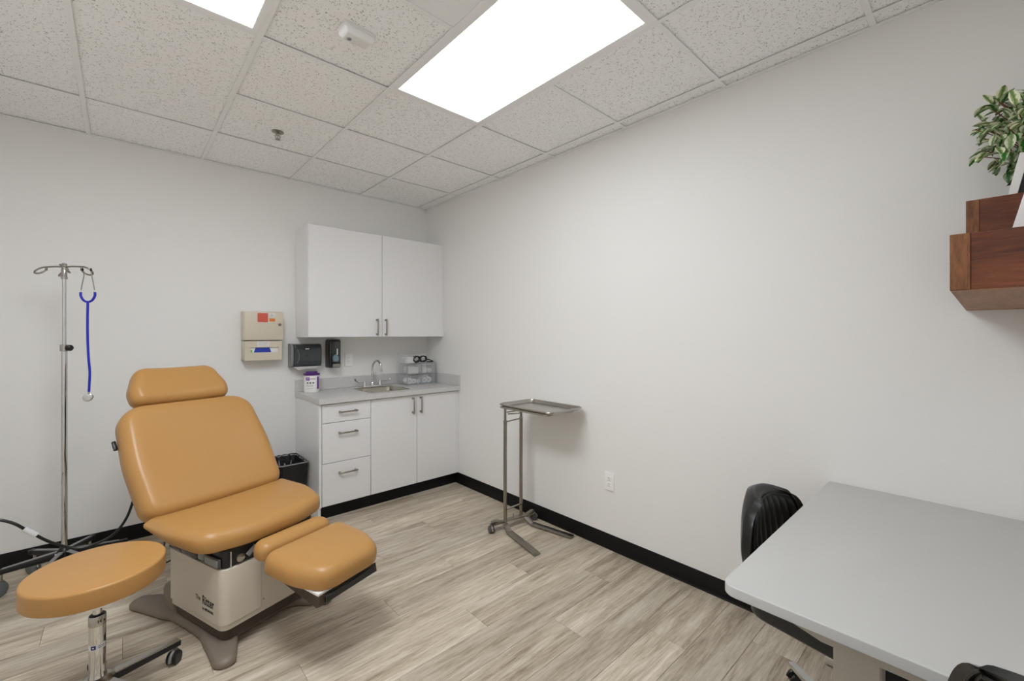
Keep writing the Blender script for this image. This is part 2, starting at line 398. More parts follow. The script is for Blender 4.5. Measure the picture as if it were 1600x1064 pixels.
for i in range(len(GX) - 1):
    j = 0
    while j < len(GY) - 1:
        if (i, j, j + 2) in lights: j += 2; continue
        if i == 3 and j == 4: j += 1; continue               # air diffuser
        if i == 6 and j == 0: j += 1; continue               # grey slatted panel
        if (i, j + 1) in skip: add_tile(i, j, j + 2); j += 2
        else: add_tile(i, j, j + 1); j += 1
def light_panel(i, label):
    x0, x1, y0, y1 = GX[i + 1], GX[i], GY[5], GY[3]
    t = thing('ceiling_light', label, 'light', ((x0 + x1) / 2, (y0 + y1) / 2, CEIL - .003), 0, 'recessed light panels')
    w, l = (x1 - x0) / 2 - .011, (y1 - y0) / 2 - .011
    rc = lambda d, z: [(-w + d, -l + d, z), (w - d, -l + d, z), (w - d, l - d, z), (-w + d, l - d, z)]
    obj('frame', loft([rc(0, 0), rc(.022, 0), rc(.026, .003), rc(.026, .02), rc(0, .02), rc(0, 0)], cap0=False, cap1=False), 'tee', t)
    obj('diffuser', B(-w + .024, w - .024, -l + .024, l - .024, .004, .008), 'panel%d' % i, t)
    obj('housing', B(-w, w, -l, l, .022, .06), 'tee', t)
light_panel(2, 'large glowing rectangular ceiling panel nearest the long right wall')
light_panel(4, 'glowing ceiling panel cut off by the top edge above the exam chair')
# 2x2 air diffuser between the panels
t = thing('air_diffuser', 'white square stepped air diffuser beside the large light panel', 'vent', ((GX[3] + GX[4]) / 2, (GY[4] + GY[5]) / 2, CEIL - .001))
def ringsq(h0, z0, h1, z1, th=.004):
    sq = lambda h, z: [(-h, -h, z), (h, -h, z), (h, h, z), (-h, h, z)]
    return loft([sq(h0, z0), sq(h1, z1), sq(h1, z1 + th), sq(h0, z0 + th), sq(h0, z0)], cap0=False, cap1=False)
obj('outer_face', ringsq(.293, .001, .225, .001), 'tee', t)
for k, (a, b_) in enumerate(((.225, .155), (.16, .09), (.095, .045))):
    obj('cone', ringsq(a, .001, b_, .045), 'tee', t)
obj('centre_plate', B(-.075, .075, -.075, .075, -.004, .001, .004, 2), 'tee', t)
obj('duct', B(-.23, .23, -.23, .23, .07, .08), 'midgrey', t)
t = thing('slatted_panel', 'grey slatted panel in the ceiling at the far left edge', 'vent', ((GX[6] + GX[7]) / 2, (GY[0] + GY[1]) / 2, CEIL + .001))  # grey panel with white slats filling the left border module
w, l = (GX[6] - GX[7]) / 2 - .012, (GY[0] - GY[1]) / 2 - .012
obj('panel', B(-w, w, -l, l, .002, .008), 'midgrey', t)
for k in range(24):
    yy = -l + .02 + k * (2 * l - .04) / 23
    obj('slat', B(-w + .01, w - .01, yy - .001, yy + .007, -.002, .002), 'white', t)
# sprinkler
t = thing('sprinkler', 'small metal fire sprinkler head in a ceiling tile', 'sprinkler', (-1.63, -.868, CEIL + .004))
obj('escutcheon', lathe([(.036, 0), (.036, -.003), (.022, -.010), (.012, -.012)], 28), 'nickel', t)
obj('body', lathe([(.009, -.008), (.009, -.024), (.006, -.027), (.004, -.045), (.003, -.046)], 14), 'steel', t)
f = tube([(.009, 0, -.020), (.016, 0, -.032), (.005, 0, -.049)], .0022, 6); tube([(-.009, 0, -.020), (-.016, 0, -.032), (-.005, 0, -.049)], .0022, 6, bm=f)
obj('frame_arm', f, 'nickel', t)
obj('deflector', lathe([(.014, -.049), (.016, -.051), (.005, -.053)], 16), 'nickel', t)
# sensor box
t = thing('ceiling_sensor', 'white plastic sensor box mounted on a ceiling tile', 'sensor', (-1.625, -2.12, CEIL + .004), R(3))
obj('base', prism(arcpoly([(-.072, -.044, .012), (.072, -.044, .012), (.072, .044, .012), (-.072, .044, .012)]), -.014, 0, .002), 'white', t)
rs = []
for s, z in ((1, -.014), (.97, -.026), (.84, -.036), (.74, -.039)):
    rs.append([(x * s, y_ * (s if s > .9 else s * .92), z) for x, y_ in arcpoly([(-.068, -.040, .014), (.068, -.040, .014), (.068, .040, .014), (-.068, .040, .014)])])
obj('cover', loft(rs), 'white', t)
obj('lens', lathe([(.011, -.038), (.009, -.042), (.002, -.043)], 18, off=(-.03, .008, 0)), 'midgrey', t)

# ------------------------------------------------------------------ cabinets along the back wall
CX0, CX1 = -1.28, 0.0
def handle(parent, loc, rot, L=.15, m='nickel'):
    o = obj('handle', B(-L / 2, L / 2, -.036, -.026, -.0055, .0055, .002, 1), m, parent, loc, rot)
    for s in (-1, 1):
        obj('post', B(s * (L / 2 - .012) - .007, s * (L / 2 - .012) + .007, -.030, 0, -.007, .007, .002, 1), m, o)
    return o
t = thing('upper_cabinet', 'white two-door wall cabinet mounted above the sink counter', 'cabinet', (0, 0, 1.393))
HU = 2.302 - 1.393
w = B(CX0, CX0 + .018, -.312, -.003, 0, HU, .001, 1); B(CX1 - .020, CX1 - .002, -.312, -.003, 0, HU, .001, 1, w); B(CX0 + .018, CX1 - .02, -.312, -.003, 0.012, .030, 0, 1, w); B(CX0 + .018, CX1 - .02, -.312, -.003, HU - .018, HU, 0, 1, w); B(CX0 + .018, CX1 - .02, -.012, -.003, .03, HU - .018, 0, 1, w)
obj('body', w, 'melamine', t)
for a, b_, hx in ((CX0 + .001, -.656, -.706), (-.652, CX1 - .022, -.604 - .02)):
    d = obj('door', B(a, b_, -.332, -.314, .002, HU - .002, .0012, 1), 'melamine', t)
    handle(d, (hx, -.332, .088), (0, R(90), 0), .15)
obj('filler_strip', B(CX1 - .020, CX1 - .0015, -.330, -.312, 0.002, HU - .002), 'melamine', t)
CT0, CT1 = 0.888, 0.928
t = thing('drawer_cabinet', 'white three-drawer base cabinet under the left end of the counter', 'cabinet', (0, 0, 0))
DX0, DX1 = CX0, -.873
w = B(DX0, DX0 + .02, -.565, -.002, 0.0, CT0, .001, 1); B(DX1 - .018, DX1, -.565, -.002, .1, CT0 - .002, 0, 1, w); B(DX0 + .02, DX1 - .018, -.565, -.002, .1, .118, 0, 1, w); B(DX0 + .02, DX1 - .018, -.012, -.002, .118, CT0 - .002, 0, 1, w)
obj('body', w, 'melamine', t)
obj('edge_strip', B(DX0, DX0 + .020, -.5845, -.566, .1, CT0 - .002, .001, 1), 'melamine', t)
for z0, z1, hz in ((.738, .880, .815), (.430, .734, .653), (.104, .426, .343)):
    d = obj('drawer_front', B(DX0 + .024, DX1 - .002, -.585, -.567, z0, z1, .0012, 1), 'melamine', t)
    handle(d, ((DX0 + DX1) / 2 + .012, -.585, hz), (0, 0, 0), .15)
obj('toe_kick', B(DX0 + .02, DX1, -.545, -.530, 0, .1), 'vinyl', t)
t = thing('sink_cabinet', 'white two-door base cabinet under the sink', 'cabinet', (0, 0, 0))
SX0, SX1 = -.8725, -.002
w = B(SX0, SX0 + .018, -.565, -.002, .1, CT0 - .002); B(SX1 - .018, SX1, -.565, -.002, .1, CT0 - .002, 0, 1, w); B(SX0 + .018, SX1 - .018, -.565, -.002, .1, .118, 0, 1, w)
obj('body', w, 'melamine', t)
for a, b_, hx in ((SX0 + .002, -.450, -.492), (-.446, SX1 - .024, -.428 + .012)):
    d = obj('door', B(a, b_, -.585, -.567, .104, .880, .0012, 1), 'melamine', t)
    handle(d, (hx, -.585, .795), (0, R(90), 0), .145)
obj('filler_strip', B(SX1 - .022, SX1, -.583, -.566, .104, .880), 'melamine', t)
obj('toe_kick', B(SX0, SX1, -.545, -.530, 0, .1), 'vinyl', t)
# counter with the sink cut out
HX0, HX1, HY0, HY1 = -.830, -.490, -.505, -.165
t = thing('countertop', 'pale grey speckled laminate countertop with backsplash above the base cabinets', 'countertop', (0, 0, CT0))
h = CT1 - CT0
w = B(CX0 - .006, HX0, -.612, -.002, 0, h); B(HX1, -.002, -.612, -.002, 0, h, 0, 1, w); B(HX0, HX1, -.612, HY0, 0, h, 0, 1, w); B(HX0, HX1, HY1, -.002, 0, h, 0, 1, w)
bmesh.ops.remove_doubles(w, verts=w.verts, dist=1e-5)
obj('slab', w, 'stone', t, smooth=False)
obj('backsplash', B(CX0 - .006, -.022, -.021, -.001, h, h + .101, .002, 1), 'stone', t)
obj('side_splash', B(-.021, -.001, -.612, -.001, h, h + .101, .002, 1), 'stone', t)
# sink
t = thing('sink', 'small stainless steel drop-in sink in the grey counter', 'sink', ((HX0 + HX1) / 2, (HY0 + HY1) / 2, CT1))
sq = lambda hx, hy, r, z: [(x, y_, z) for x, y_ in arcpoly([(-hx, -hy, r), (hx, -hy, r), (hx, hy, r), (-hx, hy, r)], 5)]
obj('basin', loft([sq(.186, .186, .025, 0.0005), sq(.186, .186, .025, .004), sq(.166, .166, .03, .004), sq(.152, .152, .035, -.004), sq(.145, .145, .04, -.12), sq(.120, .120, .04, -.145), sq(.03, .03, .02, -.15)], cap0=False), 'sinksteel', t, angle=60)
obj('drain', lathe([(.028, -.149), (.028, -.146), (.018, -.146), (.016, -.149)], 20), 'chrome', t)
# faucet
t = thing('faucet', 'chrome gooseneck faucet with wrist blade handles behind the sink', 'faucet', (-.64, -.10, CT1))
obj('base_plate', prism(arcpoly([(-.10, -.026, .024), (.10, -.026, .024), (.10, .026, .024), (-.10, .026, .024)]), 0, .016, .006), 'chrome', t)
obj('collar', lathe([(.020, .012), (.018, .040), (.012, .048)], 20), 'chrome', t)
obj('spout', tube(crom([(0, 0, .04), (0, 0, .12), (0, 0, .185), (.012, -.022, .232), (.026, -.06, .240), (.036, -.092, .21), (.038, -.10, .165)], 6), .0095, 12), 'chrome', t)
obj('aerator', lathe([(.012, .165), (.012, .145), (.010, .145)], 16, off=(.038, -.10, 0)), 'chrome', t)
for s in (-1, 1):
    hd = obj('handle', lathe([(.017, .012), (.016, .04), (.010, .052), (.010, .058)], 18, off=(s * .075, 0, 0)), 'chrome', t)
    obj('blade', tube(crom([(s * .075, 0, .050), (s * .105, -.004, .048), (s * .14, -.008, .052), (s * .165, -.010, .07 if s < 0 else .058), (s * .172, -.011, .085 if s < 0 else .060)], 4), [.006 + .0035 * (k / 16) for k in range(17)], 8), 'chrome', hd)

# ------------------------------------------------------------------ things on and above the counter
def wall_plate(name, label, loc, rotz, kind):
    t = thing(name, label, 'outlet', loc, rotz)
    obj('plate', prism(arcpoly([(-.037, -.059, .004), (.037, -.059, .004), (.037, .059, .004), (-.037, .059, .004)], 3), 0, .008, .0025), 'plate', t, rot=(R(90), 0, 0))
    if kind == 'duplex':
        for s in (-1, 1):
            f = obj('receptacle', prism(arcpoly([(-.017, -.014, .008), (.017, -.014, .008), (.017, .014, .008), (-.017, .014, .008)], 4), 0, .0095, .001), 'plate', t, (0, 0, s * .0195), (R(90), 0, 0))
            w = B(-.0075, -.0053, .001, .009, .0092, .0099); B(.0050, .0070, .001, .008, .0092, .0099, 0, 1, w); B(-.0025, .0025, -.0105, -.0055, .0092, .0099, 0, 1, w)
            obj('slot', w, 'ink', f)
    else:
        f = obj('rocker', prism(arcpoly([(-.0165, -.033, .002), (.0165, -.033, .002), (.0165, .033, .002), (-.0165, .033, .002)], 3), 0, .0100, .001), 'plate', t, rot=(R(90), 0, 0))
        for s in (-1, 1):
            w = B(-.0075, -.0053, s * .016 - .002, s * .016 + .006, .0098, .0105); B(.0050, .0070, s * .016 - .002, s * .016 + .005, .0098, .0105, 0, 1, w)
            obj('slot', w, 'midgrey', f)
    obj('screw', lathe([(.003, 0), (.003, .0068), (.001, .007)], 10, axis='Y'), 'white', t, rot=(0, 0, R(180)))
    return t
wall_plate('wall_outlet', 'white duplex electrical outlet low on the right wall', (0, -2.299, .447), R(-90), 'duplex')
wall_plate('wall_outlet', 'white outlet plate on the back wall above the counter', (-.826, 0, 1.182), 0, 'decora')
# sharps container cabinet / glove box holder
t = thing('sharps_cabinet', 'cream wall-mounted sharps box with glove dispenser below and warning stickers', 'dispenser', (-1.544, 0, 1.21))
obj('back_box', B(-.139, .139, -.105, 0, .158, .388, .006, 2), 'cream', t)
d = obj('door', B(-.136, .139, -.122, -.106, .160, .386, .006, 2), 'cream', t)
ly = -.1225
obj('biohazard_sticker', prism(arcpoly([(-.047, .303, .006), (.026, .303, .006), (.026, .374, .006), (-.047, .374, .006)], 3), 0, .0006), 'red', d, (0, ly, 0), (R(90), 0, 0), label='red square warning sticker')
obj('paper_label', B(.036, .075, ly - .0006, ly, .342, .376), 'paper', d)
for k in range(4): obj('print_line', B(.040, .066 - .006 * (k % 2), ly - .001, ly - .0005, .366 - k * .006, .3675 - k * .006), 'midgrey', d)
obj('orange_sticker', B(.036, .077, ly - .0006, ly, .309, .333), 'orange', d)
lk = obj('lock', lathe([(.011, 0), (.011, -.004), (.008, -.006), (.0075, -.003)], 18, axis='Y', off=(.112, ly, .285)), 'nickel', d)
for z in (.20, .36): obj('hinge', lathe([(.005, -.018), (.005, .018)], 10, off=(-.139, -.112, z)), 'cream', t)
# glove holder below, with slot opening
w = B(-.136, .136, -.11, -.104, 0, .156); w.free()
f = bmesh.new()
B(-.134, .130, -.116, -.110, .0, .064, .002, 1, f); B(-.134, .130, -.116, -.110, .102, .154, .002, 1, f); B(-.134, -.094, -.116, -.110, .060, .106, .001, 1, f); B(.104, .130, -.116, -.110, .060, .106, .001, 1, f)
B(-.134, -.130, -.112, 0, 0, .154, 0, 1, f); B(.126, .130, -.112, 0, 0, .154, 0, 1, f); B(-.134, .130, -.112, 0, 0, .004, 0, 1, f); B(-.134, .130, -.004, 0, 0, .154, 0, 1, f)
obj('glove_holder', f, 'cream', t)
obj('notice_label', B(-.048, .040, -.1168, -.1161, .112, .150), 'paper', t)
for k in range(3): obj('print_line', B(-.042, .028 - .008 * k, -.1173, -.1168, .140 - k * .009, .1415 - k * .009), 'midgrey', t)
t = thing('glove_box', 'blue glove box inside the cream wall dispenser', 'box', (-1.547, -.058, 1.215))
obj('carton', B(-.118, .118, -.046, .046, 0, .142, .002, 1), 'white', t)
obj('blue_panel', prism(arcpoly([(-.067, .04, .0), (.067, .04, 0), (.045, .11, .01), (-.045, .11, .01)], 3), 0, .002), 'blue', t, (-.005, -.046, 0), (R(90), 0, 0), label='bright blue glove showing in the slot')
obj('green_corner', B(-.094, -.076, -.0475, -.046, .05, .08), 'green', t)
# paper towel dispenser
t = thing('towel_dispenser', 'black paper towel dispenser on the back wall under the upper cabinet', 'dispenser', (-1.222, 0, 1.140))
obj('back_frame', prism(arcpoly([(-.117, 0, .012), (.117, 0, .012), (.117, .196, .012), (-.117, .196, .012)]), 0, .045, .004), 'darkgrey', t, rot=(R(90), 0, 0))
pr = arcpoly([(-.004, 0, .0), (-.090, .006, .02), (-.104, .05, .03), (-.104, .16, .03), (-.085, .192, .02), (-.004, .198, .0)], 5)
def xprism(pr, x0, x1): return loft([[(x0, a, b) for a, b in pr], [(x1, a, b) for a, b in pr]])
cv = obj('cover', xprism([(a - .012, b) for a, b in pr], -.100, .112), 'smoke', t)
obj('end_cap', xprism([(a * .97 - .004, b) for a, b in pr], -.120, -.102), 'midgrey', t)
obj('end_cap', xprism([(a - .012, b) for a, b in pr], .1125, .118), 'black', t)
obj('badge', prism(arcpoly([(-.036, -.010, .009), (.036, -.010, .009), (.036, .010, .009), (-.036, .010, .009)]), 0, .003, .001), 'black', cv, (.0, -.115, .154), (R(90), 0, 0))
obj('badge_plate', B(-.014, .016, -.1195, -.118, .150, .158), 'paper', cv)
obj('keyhole', B(-.004, .004, -.1175, -.115, .085, .108, .002, 1), 'ink', cv)
obj('side_curve', tube(crom([(-.092, -.098, .022), (-.072, -.1165, .05), (-.062, -.1165, .09), (-.072, -.1165, .14), (-.092, -.107, .18)], 5), .002, 6), 'midgrey', cv)
obj('towel_sheet', loft([[(-.095, -.04, .004), (.095, -.04, .004), (.095, -.10, .004), (-.095, -.10, .004)], [(-.060, -.055, -.024), (.090, -.055, -.014), (.090, -.09, -.014), (-.060, -.09, -.024)]]), 'paper', t)
# soap dispenser
t = thing('soap_dispenser', 'tall black wall soap dispenser with smoked window beside the towel dispenser', 'dispenser', (-.985, 0, 1.120))
obj('back_shell', prism(arcpoly([(-.050, 0, .012), (.050, 0, .012), (.050, .252, .02), (-.050, .252, .02)]), 0, .055, .004), 'darkgrey', t, rot=(R(90), 0, 0))
sh = obj('cover', prism(arcpoly([(-.050, 0, .014), (.050, 0, .014), (.051, .252, .022), (-.050, .252, .022)]), 0, .05, .012), 'blackgloss', t, (0, -.056, 0), (R(90), 0, 0))
obj('window', prism(arcpoly([(-.028, .05, .01), (.040, .05, .01), (.040, .232, .012), (-.028, .232, .012)]), 0, .002, .001), 'smoke', sh, (0, 0, .0502), label='smoked grey window')
obj('level_gauge', B(.012, .022, .115, .170, .052, .0535), 'white', sh)
obj('soap_pouch', prism(arcpoly([(-.018, .058, .012), (.028, .058, .012), (.030, .098, .018), (.002, .125, .012), (-.022, .098, .018)]), .050, .0535, .001), 'liquid', sh, label='pale blue soap pouch')
obj('push_lever', prism(arcpoly([(-.022, .004, .006), (.040, .004, .006), (.040, .036, .006), (-.022, .036, .006)]), .046, .062, .006), 'midgrey', sh)
# wipes canister
t = thing('wipes_canister', 'white disinfectant wipes tub with purple lid and label on the counter', 'canister', (-1.186, -.115, CT1))
obj('tub', lathe([(.056, 0), (.060, .004), (.061, .02), (.061, .142), (.058, .146)], 40), 'white', t)
ld = obj('lid', lathe([(.064, .143), (.065, .146), (.065, .156), (.060, .160), (.046, .161), (.045, .172), (.042, .176), (.01, .177)], 40), 'purple', t)
def cyl_patch(r, a0, a1, z0, z1, n=8):
    return loft([[(r * math.sin(R(a0 + (a1 - a0) * k / n)), -r * math.cos(R(a0 + (a1 - a0) * k / n)), z) for k in range(n + 1)] for z in (z0, z1)], close=False, cap0=False, cap1=False)
A0 = -20    # faces the camera side
obj('logo_patch', cyl_patch(.0616, A0 - 42, A0 - 10, .103, .128), 'purplelabel', t)
obj('side_band', cyl_patch(.0616, A0 + 44, A0 + 70, .028, .132), 'purplelabel', t)
for a, b_, z0, z1 in ((A0 - 38, A0 - 14, .114, .119),): obj('logo_print', cyl_patch(.0620, a, b_, z0, z1), 'paper', t)
obj('product_print', cyl_patch(.0616, A0 - 6, A0 + 32, .112, .118), 'midgrey', t)
for k in range(3): obj('icon', cyl_patch(.0616, A0 - 32 + k * 20, A0 - 20 + k * 20, .076, .088), 'darkgrey', t)
for k, z in enumerate((.062, .055, .034)): obj('print_line', cyl_patch(.0616, A0 - 34, A0 + 14, z, z + .002), 'midgrey', t)
# organiser
t = thing('drawer_organizer', 'clear acrylic four-drawer organizer with open top tray on the counter', 'organizer', (-.205, -.165, CT1 + .001))
w_, d_, hh = .158, .085, .205
f = B(-w_, -w_ + .004, -d_, d_, 0, .285); B(w_ - .004, w_, -d_, d_, 0, hh, 0, 1, f); B(-w_, w_, d_ - .004, d_, 0, .285, 0, 1, f)
for z in (0, .100, .203): B(-w_ + .004, w_ - .004, -d_, d_ - .004, z, z + .004, 0, 1, f)
B(-.002, .002, -d_ + .004, d_ - .004, .004, .203, 0, 1, f)
obj('case', f, 'acrylic', t, smooth=False)
for z in (.006, .106):
    for s in (-1, 1):
        x0, x1 = (s - 1) * .076 + .003, (s + 1) * .076 - .003 if s > 0 else -.003
        if s < 0: x0, x1 = -.152, -.004
        else: x0, x1 = .004, .152
        f = B(x0, x1, -d_ + .001, -d_ + .004, z, z + .088); B(x0, x1, -d_, d_ - .008, z, z + .002, 0, 1, f)
        dr = obj('drawer', f, 'acrylic', t, smooth=False)
        obj('pull', B((x0 + x1) / 2 - .03, (x0 + x1) / 2 + .03, -d_ - .010, -d_ + .001, z + .076, z + .082, .002, 1), 'pale', dr)
for z in (-.001, .0985, .2015): obj('edge_trim', B(-w_, w_, -d_ - .003, -d_, z, z + .007), 'pale', t)
for x in (-w_, -.003, w_ - .006): obj('edge_trim', B(x, x + .006, -d_ - .002, -d_, 0, .205), 'pale', t)
OX, OY, OZ = -.205, -.165, CT1 + .001
def boxt(name, label, cat, x, y_, z, sx, sy, sz, m, group=None, rz=0):
    t = thing(name, label, cat, (OX + x, OY + y_, OZ + z), R(rz), group)
    obj('carton', B(-sx, sx, -sy, sy, 0, sz, .002, 1), m, t); obj('flap', B(-sx * .96, sx * .96, -sy - .0006, -sy, sz * .55, sz * .98), 'paper', t)
boxt('supply_box', 'white supply carton filling the upper left organizer drawer', 'box', -.075, -.015, .109, .055, .045, .062, 'gauze')
boxt('supply_box', 'small square white carton in the upper right organizer drawer', 'box', .045, -.03, .109, .022, .03, .055, 'white')
boxt('supply_box', 'white carton lying in the open top tray beside the cable', 'box', -.095, .02, .208, .05, .05, .056, 'white')
def roll(label, x, y_, z, r, l, rz, rx=90):
    t = thing('gauze_roll', label, 'gauze', (OX + x, OY + y_, OZ + z), 0, 'white gauze rolls in the organizer')
    obj('roll', lathe([(r * .3, -l), (r, -l), (r, l), (r * .3, l)], 18), 'gauze', t, (0, 0, r), (R(rx), 0, R(rz)))
    obj('core', lathe([(r * .28, -l * 1.02), (r * .28, l * 1.02)], 10), 'midgrey', t, (0, 0, r), (R(rx), 0, R(rz)))
roll('small white gauze roll at the right of the upper right drawer', .105, -.03, .109, .020, .03, 10)
for k, (x, r, rz) in enumerate(((-.119, .029, 4), (-.068, .024, -8), (-.030, .019, 12))):
    roll('white gauze roll in the lower left organizer drawer, ' + ('leftmost', 'middle', 'rightmost')[k], x, -.025, .009, r, .035, rz)
for k, (x, r, rz, z) in enumerate(((.040, .027, 10, .009), (.100, .029, -8, .009), (.070, .015, 30, .060))):
    roll('white gauze roll in the lower right organizer drawer, ' + ('left one', 'right one', 'top one')[k], x, -.025, z, r, .033, rz)
t = thing('coiled_cable', 'black coiled cable lying on top of the clear organizer', 'cable', (OX + .02, OY - .03, OZ + .208))
P = []
for k in range(90):
    a = k * .42; P.append((-.045 + .032 * math.cos(a) + .003 * math.sin(3 * k), .012 * math.sin(a * .9) + .004 * math.cos(k), .036 + .027 * math.sin(a + .002 * k) + .003 * math.cos(2.3 * k)))
for k in range(60):
    a = k * .45; P.append((.030 + .034 * math.cos(a + 3) + .002 * math.sin(2 * k), .010 * math.cos(a * .7), .036 + .028 * math.sin(a + 3)))
P += [(.075, -.01, .030), (.11, -.015, .018), (.132, -.02, .008), (.10, -.025, .006), (.06, -.02, .008)]
obj('cord', tube(crom(P, 3), .0056, 6), 'black', t)
obj('plug', B(-.075, -.05, -.03, -.012, .001, .018, .004, 2), 'black', t)

# ------------------------------------------------------------------ waste bin
t = thing('waste_bin', 'grey plastic waste bin with black liner beside the drawer cabinet', 'bin', (-1.40, -.225, 0))
rr = lambda hx, hy, z, r=.03: [(x, y_, z) for x, y_ in resample(arcpoly([(-hx, -hy, r), (hx, -hy, r), (hx, hy, r), (-hx, hy, r)], 5), 48)]
obj('bucket', loft([rr(.070, .115, 0), rr(.098, .158, .40), rr(.104, .164, .405), rr(.104, .164, .418), rr(.095, .155, .418), rr(.066, .11, .012)]), 'bin', t)
rs = []
for hx, hy, z in ((.090, .148, .200), (.107, .167, .385), (.1075, .1675, .420), (.100, .160, .424), (.090, .150, .405), (.080, .14, .25), (.06, .11, .10)):
    ring = rr(hx, hy, z); n = len(ring)
    rs.append([(x * (1 + (.030 * math.sin(k * 2.1) + .020 * math.sin(k * 5.3)) * (1 if z != .42 else .2)), y_ * (1 + (.022 * math.sin(k * 3.7)) * (1 if z != .42 else .3)), zz + (.014 * math.sin(k * 1.7 + 1) if z == .200 else .003 * math.sin(k * 2.9))) for k, (x, y_, zz) in enumerate(ring)])
obj('liner', loft(rs, cap0=False), 'binbag', t, label='crinkled black liner')
obj('rim', tube([p_ for p_ in rr(.109, .169, .418)], .0035, 6, closed=True), 'bin', t)

# ------------------------------------------------------------------ exam chair (local x = across, -y = towards the foot end)
CH = thing('exam_chair', 'reclined tan upholstered exam chair on a beige powered base', 'exam chair', (-1.9445, -1.3253, 0), R(19))
# cast base, star-like outline from blended capsules
def base_sdf(x, y_):
    def cap(ax, ay, bx, by, r0, r1):
        px, py, dx, dy = x - ax, y_ - ay, bx - ax, by - ay; t_ = max(0, min(1, (px * dx + py * dy) / (dx * dx + dy * dy)))
        return math.hypot(px - dx * t_, py - dy * t_) - (r0 + (r1 - r0) * t_)
    ds = [max(abs(x) - .225, abs(y_) - .262)]
    for sx in (-1, 1):
        ds.append(cap(sx * .19, -.22, sx * .243, -.375, .05, .048)); ds.append(cap(sx * .19, .22, sx * .235, .42, .05, .052))
    k = .022; return -k * math.log(sum(math.exp(-d / k) for d in ds))
ol = []
for i in range(180):
    a = 2 * math.pi * i / 180; lo, hi = 0.0, 0.8
    for _ in range(24):
        m_ = (lo + hi) / 2
        if base_sdf(m_ * math.cos(a), m_ * math.sin(a)) < 0: lo = m_
        else: hi = m_
    ol.append((lo * math.cos(a), lo * math.sin(a)))
rs = [[(x, y_, 0.002) for x, y_ in inset(ol, .004)], [(x, y_, .008) for x, y_ in ol], [(x, y_, .020) for x, y_ in ol]]
for s, z in ((.98, .030), (.95, .037), (.90, .041), (.8, .046), (.6, .052), (.4, .054)): rs.append([(x * s, y_ * s, z) for x, y_ in ol])
obj('cast_base', loft(rs), 'taupe', CH, angle=70)
pl = arcpoly([(-.215, .13, .02), (.215, .13, .02), (.20, .315, .06), (-.20, .315, .06)], 5)
rs = [[(x, y_, z) for x, y_ in inset(pl, d)] for d, z in ((0, .03), (0, .115), (.006, .125), (.03, .135))]
obj('rear_shroud', loft(rs), 'taupe', CH)
obj('lift_column', cushion(arcpoly([(-.15, .12, .02), (.15, .12, .02), (.15, .26, .05), (-.15, .26, .05)], 5), .32, .02, .01, z0=.12), 'taupe', CH)
obj('skirt', prism(arcpoly([(-.215, -.315, .03), (.215, -.315, .03), (.215, .12, .02), (-.215, .12, .02)], 4), .05, .108), 'brown', CH)
obj('lower_cover', prism(arcpoly([(-.229, -.327, .035), (.229, -.327, .035), (.229, .127, .012), (-.229, .127, .012)], 5), .10, .135, .003), 'beige', CH)
pl = arcpoly([(-.235, -.333, .038), (-.0615, -.333, 0), (-.0615, .130, 0), (-.235, .130, .012)], 6)
bd = obj('side_cover', prism(pl, .128, .372, .002), 'beige', CH)
pl = arcpoly([(-.060, -.332, 0), (.235, -.332, .038), (.235, .130, .012), (-.060, .130, 0)], 6)
fc = obj('front_cover', prism(pl, .128, .372, .002), 'beige', CH)
for z in (.16, .36): obj('screw', lathe([(.004, -.3335), (.004, -.332)], 10, axis='Y', off=(-.050, 0, z)), 'nickel', fc)
# lettering on the side cover (side faces local -x)
TR = (R(90), 0, R(-90))
text('lettering', 'Ritter', .056, 'ink', bd, (-.2353, -.170, .190), TR, bold=.0009, squeeze=.74)
text('lettering', 'The', .030, 'ink', bd, (-.2353, -.112, .198), TR, squeeze=.9)
text('lettering', 'by MIDMARK', .016, 'ink', bd, (-.2353, -.172, .165), TR, bold=.0003)
# black carriage between base and seat
fr = obj('carriage', prism(arcpoly([(-.226, -.322, .03), (.226, -.322, .03), (.226, .13, .01), (-.226, .13, .01)], 5), .374, .452, .003), 'black', CH)
obj('rail', B(-.242, -.228, -.130, .125, .378, .412, .006, 2), 'blackgloss', fr)
obj('bracket', B(-.240, -.228, -.185, -.135, .386, .428, .006, 2), 'midgrey', fr)
dr = obj('accessory_drawer', B(-.239, -.228, -.312, -.195, .381, .422, .004, 2), 'darkgrey', fr)
obj('drawer_frame', B(-.2415, -.2385, -.306, -.201, .386, .417, .001, 1), 'midgrey', dr)
obj('trim_strip', tube([(-.232, -.190, .376), (-.232, -.190, .446)], .0028, 6), 'chrome', fr)
obj('trim_strip', tube([(-.195, -.328, .376), (-.195, -.328, .446)], .0028, 6), 'chrome', fr)
obj('pivot', lathe([(.002, -.336), (.018, -.334), (.02, -.325)], 18, axis='Y', off=(-.155, 0, .402)), 'steel', fr)
obj('latch', bar((-.125, -.331, .400), (-.085, -.331, .430), .012, .018), 'midgrey', fr)
obj('foot_hinge', B(-.075, .085, -.40, -.30, .402, .436, .004, 1), 'black', fr)
obj('hinge_plate', B(-.082, -.050, -.405, -.398, .404, .420, .001, 1), 'white', fr)
